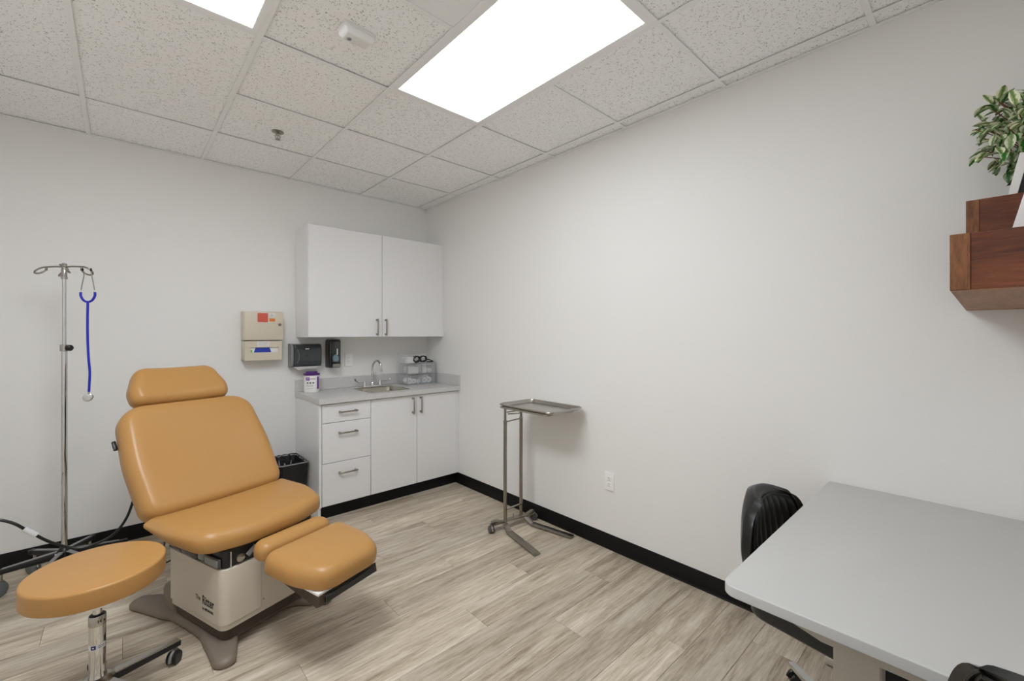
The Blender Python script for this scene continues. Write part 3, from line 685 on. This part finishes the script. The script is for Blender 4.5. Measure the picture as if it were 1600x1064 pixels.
# seat
so = [(-.352, .125, .03), (-.348, -.12, .30), (-.30, -.30, .10), (-.12, -.352, .35), (.12, -.352, .35), (.30, -.30, .10), (.348, -.12, .30), (.352, .125, .03)]
def seat_warp(x, y_, z):
    t_ = max(0.0, min(1.0, (y_ + .33) / .455)); low = max(0.0, 1 - z / .085)
    return (x, y_, z - .012 * max(0, (-y_ - .15) / .2) + .008 * (x / .35) ** 2 * (1 if z > .06 else 0) + low * (.020 + .058 * t_ * (x / .35) ** 2))
obj('seat', cushion(arcpoly(so, 8), .108, .05, .022, .004, warp=seat_warp, n=140), 'tan', CH, (0, 0, .443), label='tan vinyl seat cushion', angle=80)
obj('seat_board', prism(arcpoly([(-.22, .11, .03), (-.21, -.27, .10), (.21, -.27, .10), (.22, .11, .03)], 6), .448, .462), 'black', CH)
# backrest: local x across, y up the back, z out of the front face
BR = (R(54), 0, 0)
def back_warp(x, y_, z):
    t_ = max(0.0, 1 - (x / .30) ** 2) * max(0.0, 1 - ((y_ - .30) / .34) ** 2)
    return (x, y_, z - (.022 * t_ if z > .05 else 0))
bk = obj('backrest', cushion(arcpoly([(-.338, .0, .075), (.338, .0, .075), (.352, .30, .9), (.325, .625, .125), (-.325, .625, .125), (-.352, .30, .9)], 9), .115, .055, .03, .0, rings=12, warp=back_warp, n=150), 'tan', CH, (0.0, .17, .487), BR, label='tan vinyl backrest, tilted back', angle=80)
obj('back_panel', prism(arcpoly([(-.30, .02, .04), (.30, .02, .04), (.31, .585, .10), (-.31, .585, .10)], 6), -.022, .001, .004), 'black', bk)
obj('side_handle', B(-.356, -.340, .42, .47, .012, .028, .004, 2), 'black', bk)
hr = obj('headrest', cushion(arcpoly([(-.238, 0, .05), (.238, 0, .05), (.245, .09, .1), (.19, .232, .075), (-.19, .232, .075), (-.245, .09, .1)], 9), .105, .048, .03, .0, rings=10, warp=lambda x, y_, z: (x, y_, z - (.012 * max(0, 1 - (x / .2) ** 2) if z > .05 else 0)), n=120), 'tan', CH, (-.005, .17 + .632 * math.cos(R(54)), .487 + .632 * math.sin(R(54))), BR, label='tan vinyl headrest cushion', angle=80)
obj('headrest_post', B(-.10, .10, -.12, .12, -.02, .0, .003, 1), 'black', hr)
# knee roll, foot section
obj('knee_roll', cushion(arcpoly([(-.148, -.475, .045), (.232, -.475, .045), (.222, -.362, .05), (-.130, -.362, .05)], 7), .080, .04, .022, .004, n=110), 'tan', CH, (0, 0, .396), label='narrow tan knee cushion', angle=80)
FT = obj('foot_section', cushion(arcpoly([(-.208, 0, .055), (-.200, -.22, .3), (-.145, -.362, .09), (.145, -.362, .09), (.206, -.22, .3), (.210, 0, .055)], 8), .094, .05, .02, .006, n=120), 'tan', CH, (.040, -.487, .378), (R(3.5), 0, 0), label='tan vinyl footrest cushion', angle=80)
obj('foot_board', B(-.165, .165, -.338, -.03, -.008, .004, .002, 1), 'white', FT)
pr = [(-.340, -.008), (-.350, -.044), (-.33, -.056), (-.05, -.018), (-.02, -.008)]
obj('foot_tray', loft([[(x, a, b) for a, b in pr] for x in (-.165, .140)]), 'brown', FT, smooth=False)
obj('tray_bumper', B(-.14, .12, -.356, -.344, -.040, -.012, .003, 1), 'black', FT)
obj('hinge_arm', bar((-.10, .09, -.012), (-.10, -.10, -.012), .03, .02), 'black', FT)
obj('hinge_arm', bar((.10, .09, -.012), (.10, -.10, -.012), .03, .02), 'black', FT)
# short lead hanging behind the seat edge
obj('hanging_lead', tube(crom([(-.27, .085, .445), (-.275, .09, .40), (-.272, .1, .34), (-.26, .14, .30), (-.16, .17, .30)], 5), .004, 6), 'black', CH)
# power cord of the chair, drooping towards the wall
t = thing('power_cord', 'black power cord drooping from behind the exam chair toward the left', 'cord', (-2.2, -.75, 0))
Pc = [(-2.02, -.82, .42), (-2.20, -.78, .60), (-2.285, -.76, .585), (-2.325, -.75, .51), (-2.358, -.75, .405), (-2.40, -.75, .335), (-2.459, -.75, .298), (-2.557, -.75, .292), (-2.649, -.75, .352), (-2.726, -.75, .432), (-2.78, -.75, .49), (-2.85, -.74, .525), (-2.98, -.62, .52), (-3.12, -.35, .46), (-3.2, -.06, .40), (-3.2, -.012, .40)]
obj('cable', tube(crom([(x + 2.2, y_ + .75, z) for x, y_, z in Pc], 6), .0068, 8), 'black', t)
a_, b_ = Vector((-2.700, -.75, .404)), Vector((-2.742, -.75, .450))
off = Vector((2.2, .75, 0))
obj('cord_tag', tube([a_ + off, b_ + off], .0125, 10), 'sticker', t, label='pale tag wrapped round the cord')
obj('plug', B(-1.02, -.98, .715, .749, .385, .415, .006, 2), 'black', t)

# ------------------------------------------------------------------ stool
ST = thing('rolling_stool', 'round tan rolling stool with chrome column in the foreground', 'stool', (-2.452, -1.70, 0))
circ = [(.203 * math.cos(2 * math.pi * k / 90), .203 * math.sin(2 * math.pi * k / 90)) for k in range(90)]
se = obj('seat', cushion(circ, .072, .010, .008, .004, n=90), 'tan', ST, (0, 0, .468), label='round tan vinyl seat', angle=60)
obj('welt', tube([(.1965 * math.cos(2 * math.pi * k / 90), .1965 * math.sin(2 * math.pi * k / 90), .0690) for k in range(90)], .0022, 6, closed=True), 'tan', se)
obj('seat_plate', lathe([(.12, .452), (.13, .456), (.13, .469)], 40), 'blackgloss', ST)
obj('lever_ring', tube([(.165 * math.cos(2 * math.pi * k / 60), .165 * math.sin(2 * math.pi * k / 60), .455) for k in range(60)], .005, 8, closed=True), 'chrome', ST)
obj('piston', lathe([(.014, .32), (.014, .455)], 24), 'chrome', ST)
obj('column', lathe([(.030, .11), (.026, .13), (.0245, .15), (.0245, .352)], 32), 'chrome', ST)
cl = obj('collar', lathe([(.0255, .318), (.0255, .352), (.024, .355), (.015, .355)], 32), 'steel', ST)
obj('collar_seal', lathe([(.0235, .3555), (.015, .3575)], 28), 'black', ST)
Ac = math.degrees(math.atan2(-3.9657 + 1.70, -2.38785 + 2.452)) + 90      # turns the decals to the open side of the room
def cpatch(r, a0, a1, z0, z1): return cyl_patch(r, a0 + Ac, a1 + Ac, z0, z1, 10)
obj('decal', cpatch(.0249, -75, 62, .232, .252), 'sticker', ST, label='white band decal with navy mark')
obj('decal_mark', cpatch(.0251, -45, -10, .2345, .2495), 'navy', ST)
obj('decal_dot', cpatch(.0253, -33, -22, .2395, .2445), 'sticker', ST)
for z in (.238, .244): obj('decal_line', cpatch(.0251, 5, 52, z, z + .0022), 'navy', ST)
for k, ch in enumerate('Ha'):
    a = R(Ac + 14 + k * 34); text('lettering', ch, .017, 'ink', cl, (.0258 * math.sin(a) , -.0258 * math.cos(a), .331), (R(90), 0, a), align='CENTER')
obj('hub', lathe([(.05, .085), (.056, .092), (.05, .112), (.032, .122)], 32), 'steel', ST)
dirC = math.atan2(-1.597 + 1.70, -2.185 + 2.452)
for k in range(5):
    a = dirC + k * 2 * math.pi / 5
    ux, uy = math.cos(a), math.sin(a)
    lg = obj('leg', bar((.035 * ux, .035 * uy, .092), (.272 * ux, .272 * uy, .078), .040, .030, w2=.030, h2=.022), 'black', ST)
    obj('top_cap', bar((.035 * ux, .035 * uy, .1085), (.270 * ux, .270 * uy, .0895), .036, .004, w2=.027), 'steel', lg)
    caster(lg, (.258 * ux, .258 * uy, .068), a + .6, .026, 'black', 'midgrey', .011)

# ------------------------------------------------------------------ IV stand and stethoscope
AZ = -0.737976
IV = thing('iv_stand', 'tall chrome IV drip stand on a six-leg caster base by the back wall', 'IV stand', (-2.627, -.385, 0), AZ)
obj('lower_tube', lathe([(.0135, .16), (.0135, 1.325)], 24), 'chrome', IV)
obj('upper_tube', lathe([(.0095, 1.30), (.0095, 1.76)], 20), 'chrome', IV)
cl = obj('collar', lathe([(.0135, 1.318), (.019, 1.320), (.019, 1.356), (.012, 1.358)], 24), 'steel', IV)
kn = lathe([(.004, .015), (.006, .022), (.017, .024), (.018, .036), (.013, .042)], 16, axis='X')
obj('knob', kn, 'black', cl, (0, 0, 1.338))
obj('top_collar', lathe([(.0145, 1.735), (.0145, 1.752), (.012, 1.754)], 20), 'steel', IV)
obj('hook_block', lathe([(.0125, 1.754), (.0125, 1.822), (.010, 1.825)], 20), 'steel', IV)
for a in (178, -4, -52, 128):
    ca, sa = math.cos(R(a)), math.sin(R(a)); L_ = .108
    P = [(.008 * ca, .008 * sa, 1.804), (.05 * ca, .05 * sa, 1.808), (L_ * ca, L_ * sa, 1.805)]
    for k in range(1, 16):
        q = k / 15 * 5.2
        rad, zz, side = L_ + .034 * math.sin(q) + .018 * (k / 15), 1.805 - .021 * (1 - math.cos(q)), .024 * (1 - math.cos(q)) * .8
        P.append((rad * ca - side * sa, rad * sa + side * ca, zz))
    hk = obj('hook', tube(crom(P, 3), .0048, 8), 'nickel', IV)
    e = P[-1]; obj('hook_tip', tube([(e[0], e[1], e[2] + .006), (e[0], e[1], e[2] - .010)], .0058, 8), 'nickel', hk)
hb = obj('hub', lathe([(.035, .118), (.040, .124), (.036, .160), (.020, .188), (.015, .192)], 24), 'black', IV)
obj('asset_sticker', B(-.012, .028, -.041, -.0395, .130, .168), 'sticker', hb, label='white asset sticker')
w = B(-.006, -.001, -.0416, -.0409, .138, .160); B(.010, .020, -.0416, -.0409, .150, .160, 0, 1, w)
obj('sticker_print', w, 'navy', hb)
for k, deg in enumerate((6, 66, 124, 178, 248, 306)):
    a = R(deg) - AZ; ux, uy = math.cos(a), math.sin(a)
    lg = obj('leg', bar((.02 * ux, .02 * uy, .150), (.262 * ux, .262 * uy, .128), .030, .036, w2=.026, h2=.024), 'black', IV)
    obj('top_strip', bar((.03 * ux, .03 * uy, .1705), (.235 * ux, .235 * uy, .1440), .022, .004, w2=.018), 'midgrey', lg)
    obj('end_cap', B(-.018, .018, -.015, .015, -.014, .014, .006, 2), 'black', lg, (.258 * ux, .258 * uy, .128), (0, 0, a))
    caster(lg, (.240 * ux, .240 * uy, .116), a + 1.1 + k, .038, 'rubber', 'steel', .010)
S = thing('stethoscope', 'blue tubed stethoscope hanging from the IV stand hook', 'stethoscope', (-2.627, -.385, 0), AZ)
yo = -.0
SX = .136
for s in (-1, 1):
    P = [(SX + s * .018 - (.012 if s < 0 else 0), yo, 1.783), (SX + s * .022, yo, 1.76), (SX + s * .034, yo, 1.70), (SX + s * .040, yo, 1.665)]
    bn = obj('ear_tube', tube(crom(P, 6), .0026, 8), 'nickel', S)
    obj('ear_tip', lathe([(.002, .016), (.005, .010), (.0055, .003), (.003, -.002)], 12, off=P[0]), 'black', bn)
    obj('tube_end', tube([(SX + s * .0405, yo, 1.672), (SX + s * .041, yo, 1.655)], .0042, 8), 'paper', bn)
obj('yoke', tube(crom([(SX - .041, yo, 1.66), (SX - .040, yo, 1.637), (SX - .024, yo, 1.612), (SX, yo, 1.603), (SX + .024, yo, 1.612), (SX + .040, yo, 1.637), (SX + .041, yo, 1.66)], 6), .0062, 10), 'bluetube', S)
obj('tubing', tube(crom([(SX, yo, 1.606), (SX - .002, yo, 1.50), (SX - .001, yo, 1.39), (SX + .004, yo, 1.28), (SX + .011, yo, 1.20), (SX + .008, yo, 1.12), (SX + .006, yo, 1.085)], 8), .0060, 10), 'bluetube', S)
cp = obj('stem', tube([(SX + .006, yo, 1.088), (SX + .004, yo, 1.066)], .004, 8), 'chrome', S)
obj('diaphragm', lathe([(.006, -.022), (.010, -.018), (.010, .006), (.022, .008), (.023, .014), (.020, .016), (.01, .0165)], 24, axis='X'), 'chrome', cp, (SX + .004, yo, 1.052), (0, 0, R(-62)))
obj('bell', lathe([(.012, -.026), (.014, -.030), (.013, -.032), (.007, -.028)], 20, axis='X'), 'steel', cp, (SX + .004, yo, 1.052), (0, 0, R(-62)))

# ------------------------------------------------------------------ Mayo instrument stand
MS = thing('mayo_stand', 'stainless steel instrument stand with flat tray by the right wall', 'instrument stand', (-.215, -1.62, 0))
obj('base_beam', bar((-.20, .035, .055), (.15, -.018, .055), .045, .012), 'nickel', MS)
ends = ((-.205, .036), (.152, -.018))
for (ex, ey), s in zip(ends, (-1, 1)):
    ar = obj('base_end', tube(crom([(ex * .62, ey * .7, .055), (ex * .85, ey * .9, .070), (ex * 1.02, ey, .070), (ex * 1.08, ey, .058)], 4), .012, 8), 'nickel', MS)
    caster(ar, (ex * 1.03, ey, .058), R(70) if s < 0 else R(150), .025, 'darkgrey', 'steel', .010)
for a, b_ in (((-.120, -.010, .050), (-.200, -.415, .010)), ((.070, -.028, .050), (.150, -.415, .010))):
    a_, e_ = Vector(a), Vector(b_); m_ = a_.lerp(e_, .16); m_.z = .016
    lg = obj('floor_leg', bar(m_, e_, .050, .010), 'nickel', MS)
    obj('leg_bracket', bar(a_, m_, .044, .008), 'steel', lg)
    obj('leg_pad', B(-.018, .018, -.012, .012, 0, .006, .001, 1), 'rubber', lg, (e_.x, e_.y + .012, 0))
for x, yy, zt in ((-.107, .000, .792), (.048, -.004, .800)):
    pp = obj('post', lathe([(.0125, .05), (.0125, zt)], 18), 'nickel', MS, (x, yy, 0))
    obj('inner_post', lathe([(.0095, zt - .02), (.0095, .885)], 16), 'nickel', pp)
    obj('post_ring', lathe([(.0135, zt - .008), (.0138, zt), (.010, zt + .001)], 16), 'steel', pp)
obj('lower_brace', bar((-.105, -.008, .150), (.048, -.010, .150), .018, .006), 'steel', MS)
obj('foot_pedal', tube([(-.03, -.005, .060), (-.03, -.005, .095)], .004, 8), 'steel', MS)
obj('upper_brace', tube([(-.107, -.006, .782), (.048, -.010, .790)], .005, 8), 'steel', MS)
obj('release_lever', tube(crom([(-.10, -.012, .852), (.00, -.02, .852), (.025, -.022, .848), (.030, -.022, .835), (.01, -.02, .832), (-.09, -.012, .838)], 4), .0045, 8), 'steel', MS)
fm = tube([(x, y_, .890) for x, y_ in resample(arcpoly([(-.140, -.45, .03), (.140, -.45, .03), (.140, .03, .03), (-.140, .03, .03)], 5), 60)], .0065, 8, closed=True)
obj('tray_frame', fm, 'steel', MS)
TY = thing('instrument_tray', 'rimmed stainless steel tray resting on the instrument stand', 'tray', (-.205, -1.855, .897))
tq = lambda hx, hy, r, z: [(x, y_, z) for x, y_ in resample(arcpoly([(-hx, -hy, r), (hx, -hy, r), (hx, hy, r), (-hx, hy, r)], 6), 96)]
obj('pan', loft([tq(.150, .238, .03, 0), tq(.162, .250, .04, .016), tq(.164, .252, .04, .016), tq(.151, .239, .03, .0012), tq(.05, .09, .02, .0012)], cap0=True), 'steel', TY, angle=30)
obj('rim', tube([(x, y_, .017) for x, y_, _ in tq(.168, .256, .045, 0)], .0065, 8, closed=True), 'steel', TY)

# ------------------------------------------------------------------ desk
DK = thing('desk', 'white height-adjustable desk with pale metal legs at the lower right', 'desk', (0, 0, 0))
DZ0, DZ1 = .722, .750
obj('desktop', prism(arcpoly([(-1.195, -4.10, .03), (-.004, -4.10, .004), (-.004, -3.487, .004), (-1.195, -3.487, .035)], 6), DZ0, DZ1, .003), 'desk', DK)
for x, n_ in ((-1.085, 0), (-.14, 1)):
    pr = [(-4.06, .722), (-4.06, .704), (-3.90, .650), (-3.69, .650), (-3.51, .698), (-3.51, .722)]
    br = obj('support_arm', loft([[(xx, a, b) for a, b in pr] for xx in (x - .012, x + .045)]), 'deskframe', DK, smooth=False)
    for yy in (-3.64, -3.74, -3.90): obj('bolt', lathe([(.005, -.0145), (.005, -.0125)], 8, axis='X', off=(x, yy, .708)), 'darkgrey', br)
    lg = obj('leg', B(x - .008, x + .050, -3.805, -3.713, .30, .652, .004, 1), 'deskframe', DK)
    obj('lower_leg', B(x - .002, x + .044, -3.797, -3.721, .03, .32, .004, 1), 'deskframe', lg)
    obj('foot', B(x - .015, x + .060, -4.04, -3.50, .004, .034, .008, 2), 'deskframe', lg)
obj('crossbar', B(-1.04, -.14, -3.80, -3.76, .655, .70, .003, 1), 'deskframe', DK)

# ------------------------------------------------------------------ office chairs
def office_chair(label, loc, rz, h=0.0):
    t = thing('office_chair', label, 'office chair', loc, rz, 'black ribbed office chairs')
    # local +y = facing direction (front); the back stands at -y
    W, Hh = .215, .31
    def halfw(v):                                   # half width at height fraction v
        top = max(0.0, (v - .35) / .65); return W * (.86 + .14 * min(1, v / .4)) * math.sqrt(max(0.0, 1 - top ** 3.2 * .72))
    def surf(u, v, d):                               # u in -1..1 across, v in 0..1 up, d = out of the front
        hw = halfw(v); x = u * hw
        yb = -.228 - .035 * v + .04 * (u * u) * (.4 + .6 * min(1, v * 1.5))
        return (x, yb + d, .475 + h + Hh * v * (1 - .10 * u * u * max(0, v - .2)))
    nu, nv = 28, 18; rs = []
    def ring(v, s=1.0):
        front = [surf(-1 + 2 * k / nu, v, .012) for k in range(nu + 1)]
        back = [surf(1 - 2 * k / nu, v, -.046 + .028 * abs(1 - 2 * k / nu) ** 4) for k in range(nu + 1)]
        return front + back
    vs = [k / nv for k in range(nv + 1)]
    rs = [ring(v) for v in vs]
    top = ring(1.0); c = [((p[0]), (p[1]), p[2]) for p in top]
    m = len(top); top2 = []
    for k in range(m):
        a, b_ = top[k], top[(m - 1 - k)]
        top2.append((a[0] * .97, (a[1] * .7 + b_[1] * .3), a[2] + .010))
    top3 = []
    for k in range(m):
        a, b_ = top[k], top[(m - 1 - k)]
        top3.append((a[0] * .93, (a[1] * .52 + b_[1] * .48), a[2] + .014))
    rs += [top2, top3]
    bk = obj('backrest', loft(rs), 'leather', t, angle=70)
    n = 8
    for i in range(n):                               # stitched vertical channels
        u0, u1 = -.80 + 1.60 * i / n, -.80 + 1.60 * (i + 1) / n; rr_ = []
        for kv in range(15):
            v = .04 + (.93 - .10 * abs((u0 + u1) / 2) ** 2 - .04) * kv / 14; row_ = []
            for ku in range(7):
                f = ku / 6; b_ = math.sqrt(max(0, 1 - (2 * f - 1) ** 2)); e_ = min(1, kv / 1.5, (14 - kv) / 1.5)
                row_.append(surf(u0 + (u1 - u0) * (.02 + .96 * f), v, .010 + .013 * b_ * e_))
            rr_.append(row_)
        obj('channel', loft(rr_, close=False, cap0=False, cap1=False), 'leather', bk, angle=80)
    P = [surf(-.84, .04 + .9 * k / 20, .015) for k in range(21)] + [surf(-.84 + 1.68 * k / 20, .945 - .08 * (abs(-.84 + 1.68 * k / 20)) ** 2, .015) for k in range(1, 20)] + [surf(.84, .94 - .9 * k / 20, .015) for k in range(21)]
    obj('piping', tube(P, .0035, 6), 'leather', bk)
    obj('seat', cushion(arcpoly([(-.225, -.22, .07), (.225, -.22, .07), (.235, .23, .09), (-.235, .23, .09)], 7), .075, .03, .02, .008, n=90), 'leather', t, (0, 0, .400 + h), angle=80)
    sp = [(0, -.17, .395), (0, -.25, .385), (0, -.285, .42), (0, -.290, .50), (0, -.292, .58)]
    obj('back_bracket', tube(crom([(x, y_, z + h) for x, y_, z in sp], 5), .014, 10), 'blackgloss', t)
    obj('mechanism', B(-.07, .07, -.10, .10, .365 + h, .402 + h, .008, 2), 'black', t)
    obj('gas_lift', lathe([(.026, .09), (.026, .24), (.014, .245), (.014, .37 + h)], 20), 'chrome', t)
    obj('hub', lathe([(.045, .07), (.045, .11), (.03, .125)], 20), 'chrome', t)
    for k in range(5):
        a = 2 * math.pi * k / 5 + .35; ux, uy = math.cos(a), math.sin(a)
        lg = obj('base_leg', bar((.02 * ux, .02 * uy, .098), (.27 * ux, .27 * uy, .078), .042, .026, w2=.026, h2=.018), 'chrome', t)
        caster(lg, (.26 * ux, .26 * uy, .070), a + 1.3, .028, 'blackgloss', 'black', .014)
    return t
office_chair('black ribbed office chair tucked under the far side of the desk', (-.555, -3.635, 0), R(171), .022)
office_chair('black office chair back cropped at the bottom edge in front of the desk', (-1.553, -3.786, 0), R(16), .129)

# ------------------------------------------------------------------ wooden shelves on the front wall, right of the camera
def shelf(label, x0, x1, z0, z1, y1=-3.915):
    t = thing('floating_shelf', label, 'shelf', ((x0 + x1) / 2, YF, z0), 0, 'stained wooden box shelves')
    hx = (x1 - x0) / 2; d = y1 - YF; H_ = z1 - z0; b_ = .030
    obj('front_board', B(-hx, hx, d - b_, d, 0, H_, .0008, 1), 'shelf', t)
    for s in (-1,):
        obj('end_grain', B(-hx - .0012, -hx + .0002, d - b_ + .0006, d - .0006, .0006, H_ - .0006), 'endgrain', t)
    for s in (-1, 1): obj('side_board', B(s * hx - (b_ if s > 0 else 0), s * hx + (b_ if s < 0 else 0), .001, d - b_, 0, H_, .0008, 1), 'shelfside', t)
    obj('top_board', B(-hx + b_, hx - b_, .001, d - b_, H_ - .02, H_ - .0005), 'shelf', t)
    obj('bottom_board', B(-hx + .001, hx - .001, .001, d - .001, -.0012, .018), 'underside', t)
    return t
shelf('long dark-stained wooden box shelf, lower of the two at right edge', -1.104, -.004, 1.507, 1.623)
shelf('short stained wooden box shelf behind and above the long one', -.340, -.004, 1.735, 1.851, -3.922)
def frame(label, loc, w, h, lean):
    t = thing('leaning_sign', label, 'frame', loc, 0); t.rotation_euler = (R(-lean) * -1, 0, 0)
    obj('white_front', B(0, w, -.020, 0, 0, h, .001, 1), 'white', t)
    obj('black_back', B(.004, w - .004, -.034, -.0202, .004, h - .004), 'black', t)
frame('white-edged sign with black back leaning on the long lower shelf', (-1.03, -4.000, 1.6235), .24, .30, 13)
frame('white-edged sign leaning on the short upper shelf below the plant', (-.325, -4.012, 1.8515), .10, .13, 11)
# plant
PX, PY, PZ = -.115, -4.085, 1.8515
t = thing('potted_plant', 'variegated trailing plant with cream-edged leaves on the upper shelf', 'plant', (PX, PY, PZ))
obj('pot', lathe([(.038, 0), (.040, .004), (.052, .10), (.054, .105), (.048, .105), (.046, .09)], 28), 'pot', t)
obj('soil', lathe([(.0465, .085), (.02, .092), (.002, .093)], 20), 'soil', t)
def leaf_mesh(L_, W_, bend, m):
    n = 7; rows = []
    for k in range(n + 1):
        f = k / n; w = W_ * math.sin(math.pi * min(1, f * .97 + .03)) ** .75; y_ = L_ * f; z = bend * L_ * (f * f) * -1
        rows.append([(-w, y_, z + w * .35), (-w * .5, y_, z + w * .08), (0, y_, z), (w * .5, y_, z + w * .08), (w, y_, z + w * .35)])
    b = bmesh.new(); loft(rows, close=False, cap0=False, cap1=False, bm=b)
    me = finish(b, True, 80); me.materials.append(M[m]); return me
small = [leaf_mesh(.036, .0105, .25, 'leafa'), leaf_mesh(.030, .0115, .5, 'leafa'), leaf_mesh(.042, .011, .1, 'leafa'), leaf_mesh(.034, .0115, .7, 'leafb')]
big = [leaf_mesh(.075, .028, .5, 'leafb'), leaf_mesh(.068, .024, .3, 'leafb')]
rnd = random.Random(3)
cen = Vector((-.045, .035, .255))
for i in range(42):
    d = Vector((rnd.gauss(0, 1), rnd.gauss(.15, 1), rnd.gauss(.1, 1))).normalized(); q = rnd.uniform(.75, 1.0)
    e = cen + Vector((d.x * .13, d.y * .125, d.z * .145)) * q
    e.y = max(e.y, YF + .02 - PY + rnd.uniform(0, .02)); e.x = min(e.x, -.025 - PX)
    path = crom([(rnd.uniform(-.02, .02), rnd.uniform(-.02, .02), .088), Vector((e.x * .3, e.y * .3, .10 + (e.z - .10) * .55)), e], 6)
    st = obj('stem', tube(path, .0016, 5), 'stem', t)
    for k in range(7):
        q = Vector(path[len(path) - 1 - k]) if k < 4 else cen + (e - cen) * rnd.uniform(.3, .9) + Vector((rnd.gauss(0, .012), rnd.gauss(0, .012), rnd.gauss(0, .012)))
        q.y = max(q.y, YF + .015 - PY)
        dd = ((q - cen).normalized() * .7 + Vector((rnd.gauss(0, .6), rnd.gauss(0, .6), rnd.gauss(.1, .6)))).normalized()
        o = obj('leaf', rnd.choice(small), None, t, q, dd.to_track_quat('Y', 'Z').to_euler())
        sc_ = rnd.uniform(.9, 1.3); o.scale = (sc_, sc_, sc_)
for (x, y_, z), d in (((-.04, .085, .175), (-.35, -.15, -.75)), ((-.05, .05, .19), (-.5, -.1, -.6)), ((-.05, .045, .155), (-.4, -.1, -.8)), ((-.03, .03, .14), (-.3, .1, -1))):
    obj('leaf', rnd.choice(big), None, t, (x, y_, z), Vector(d).to_track_quat('Y', 'X').to_euler(), label='large green leaf')
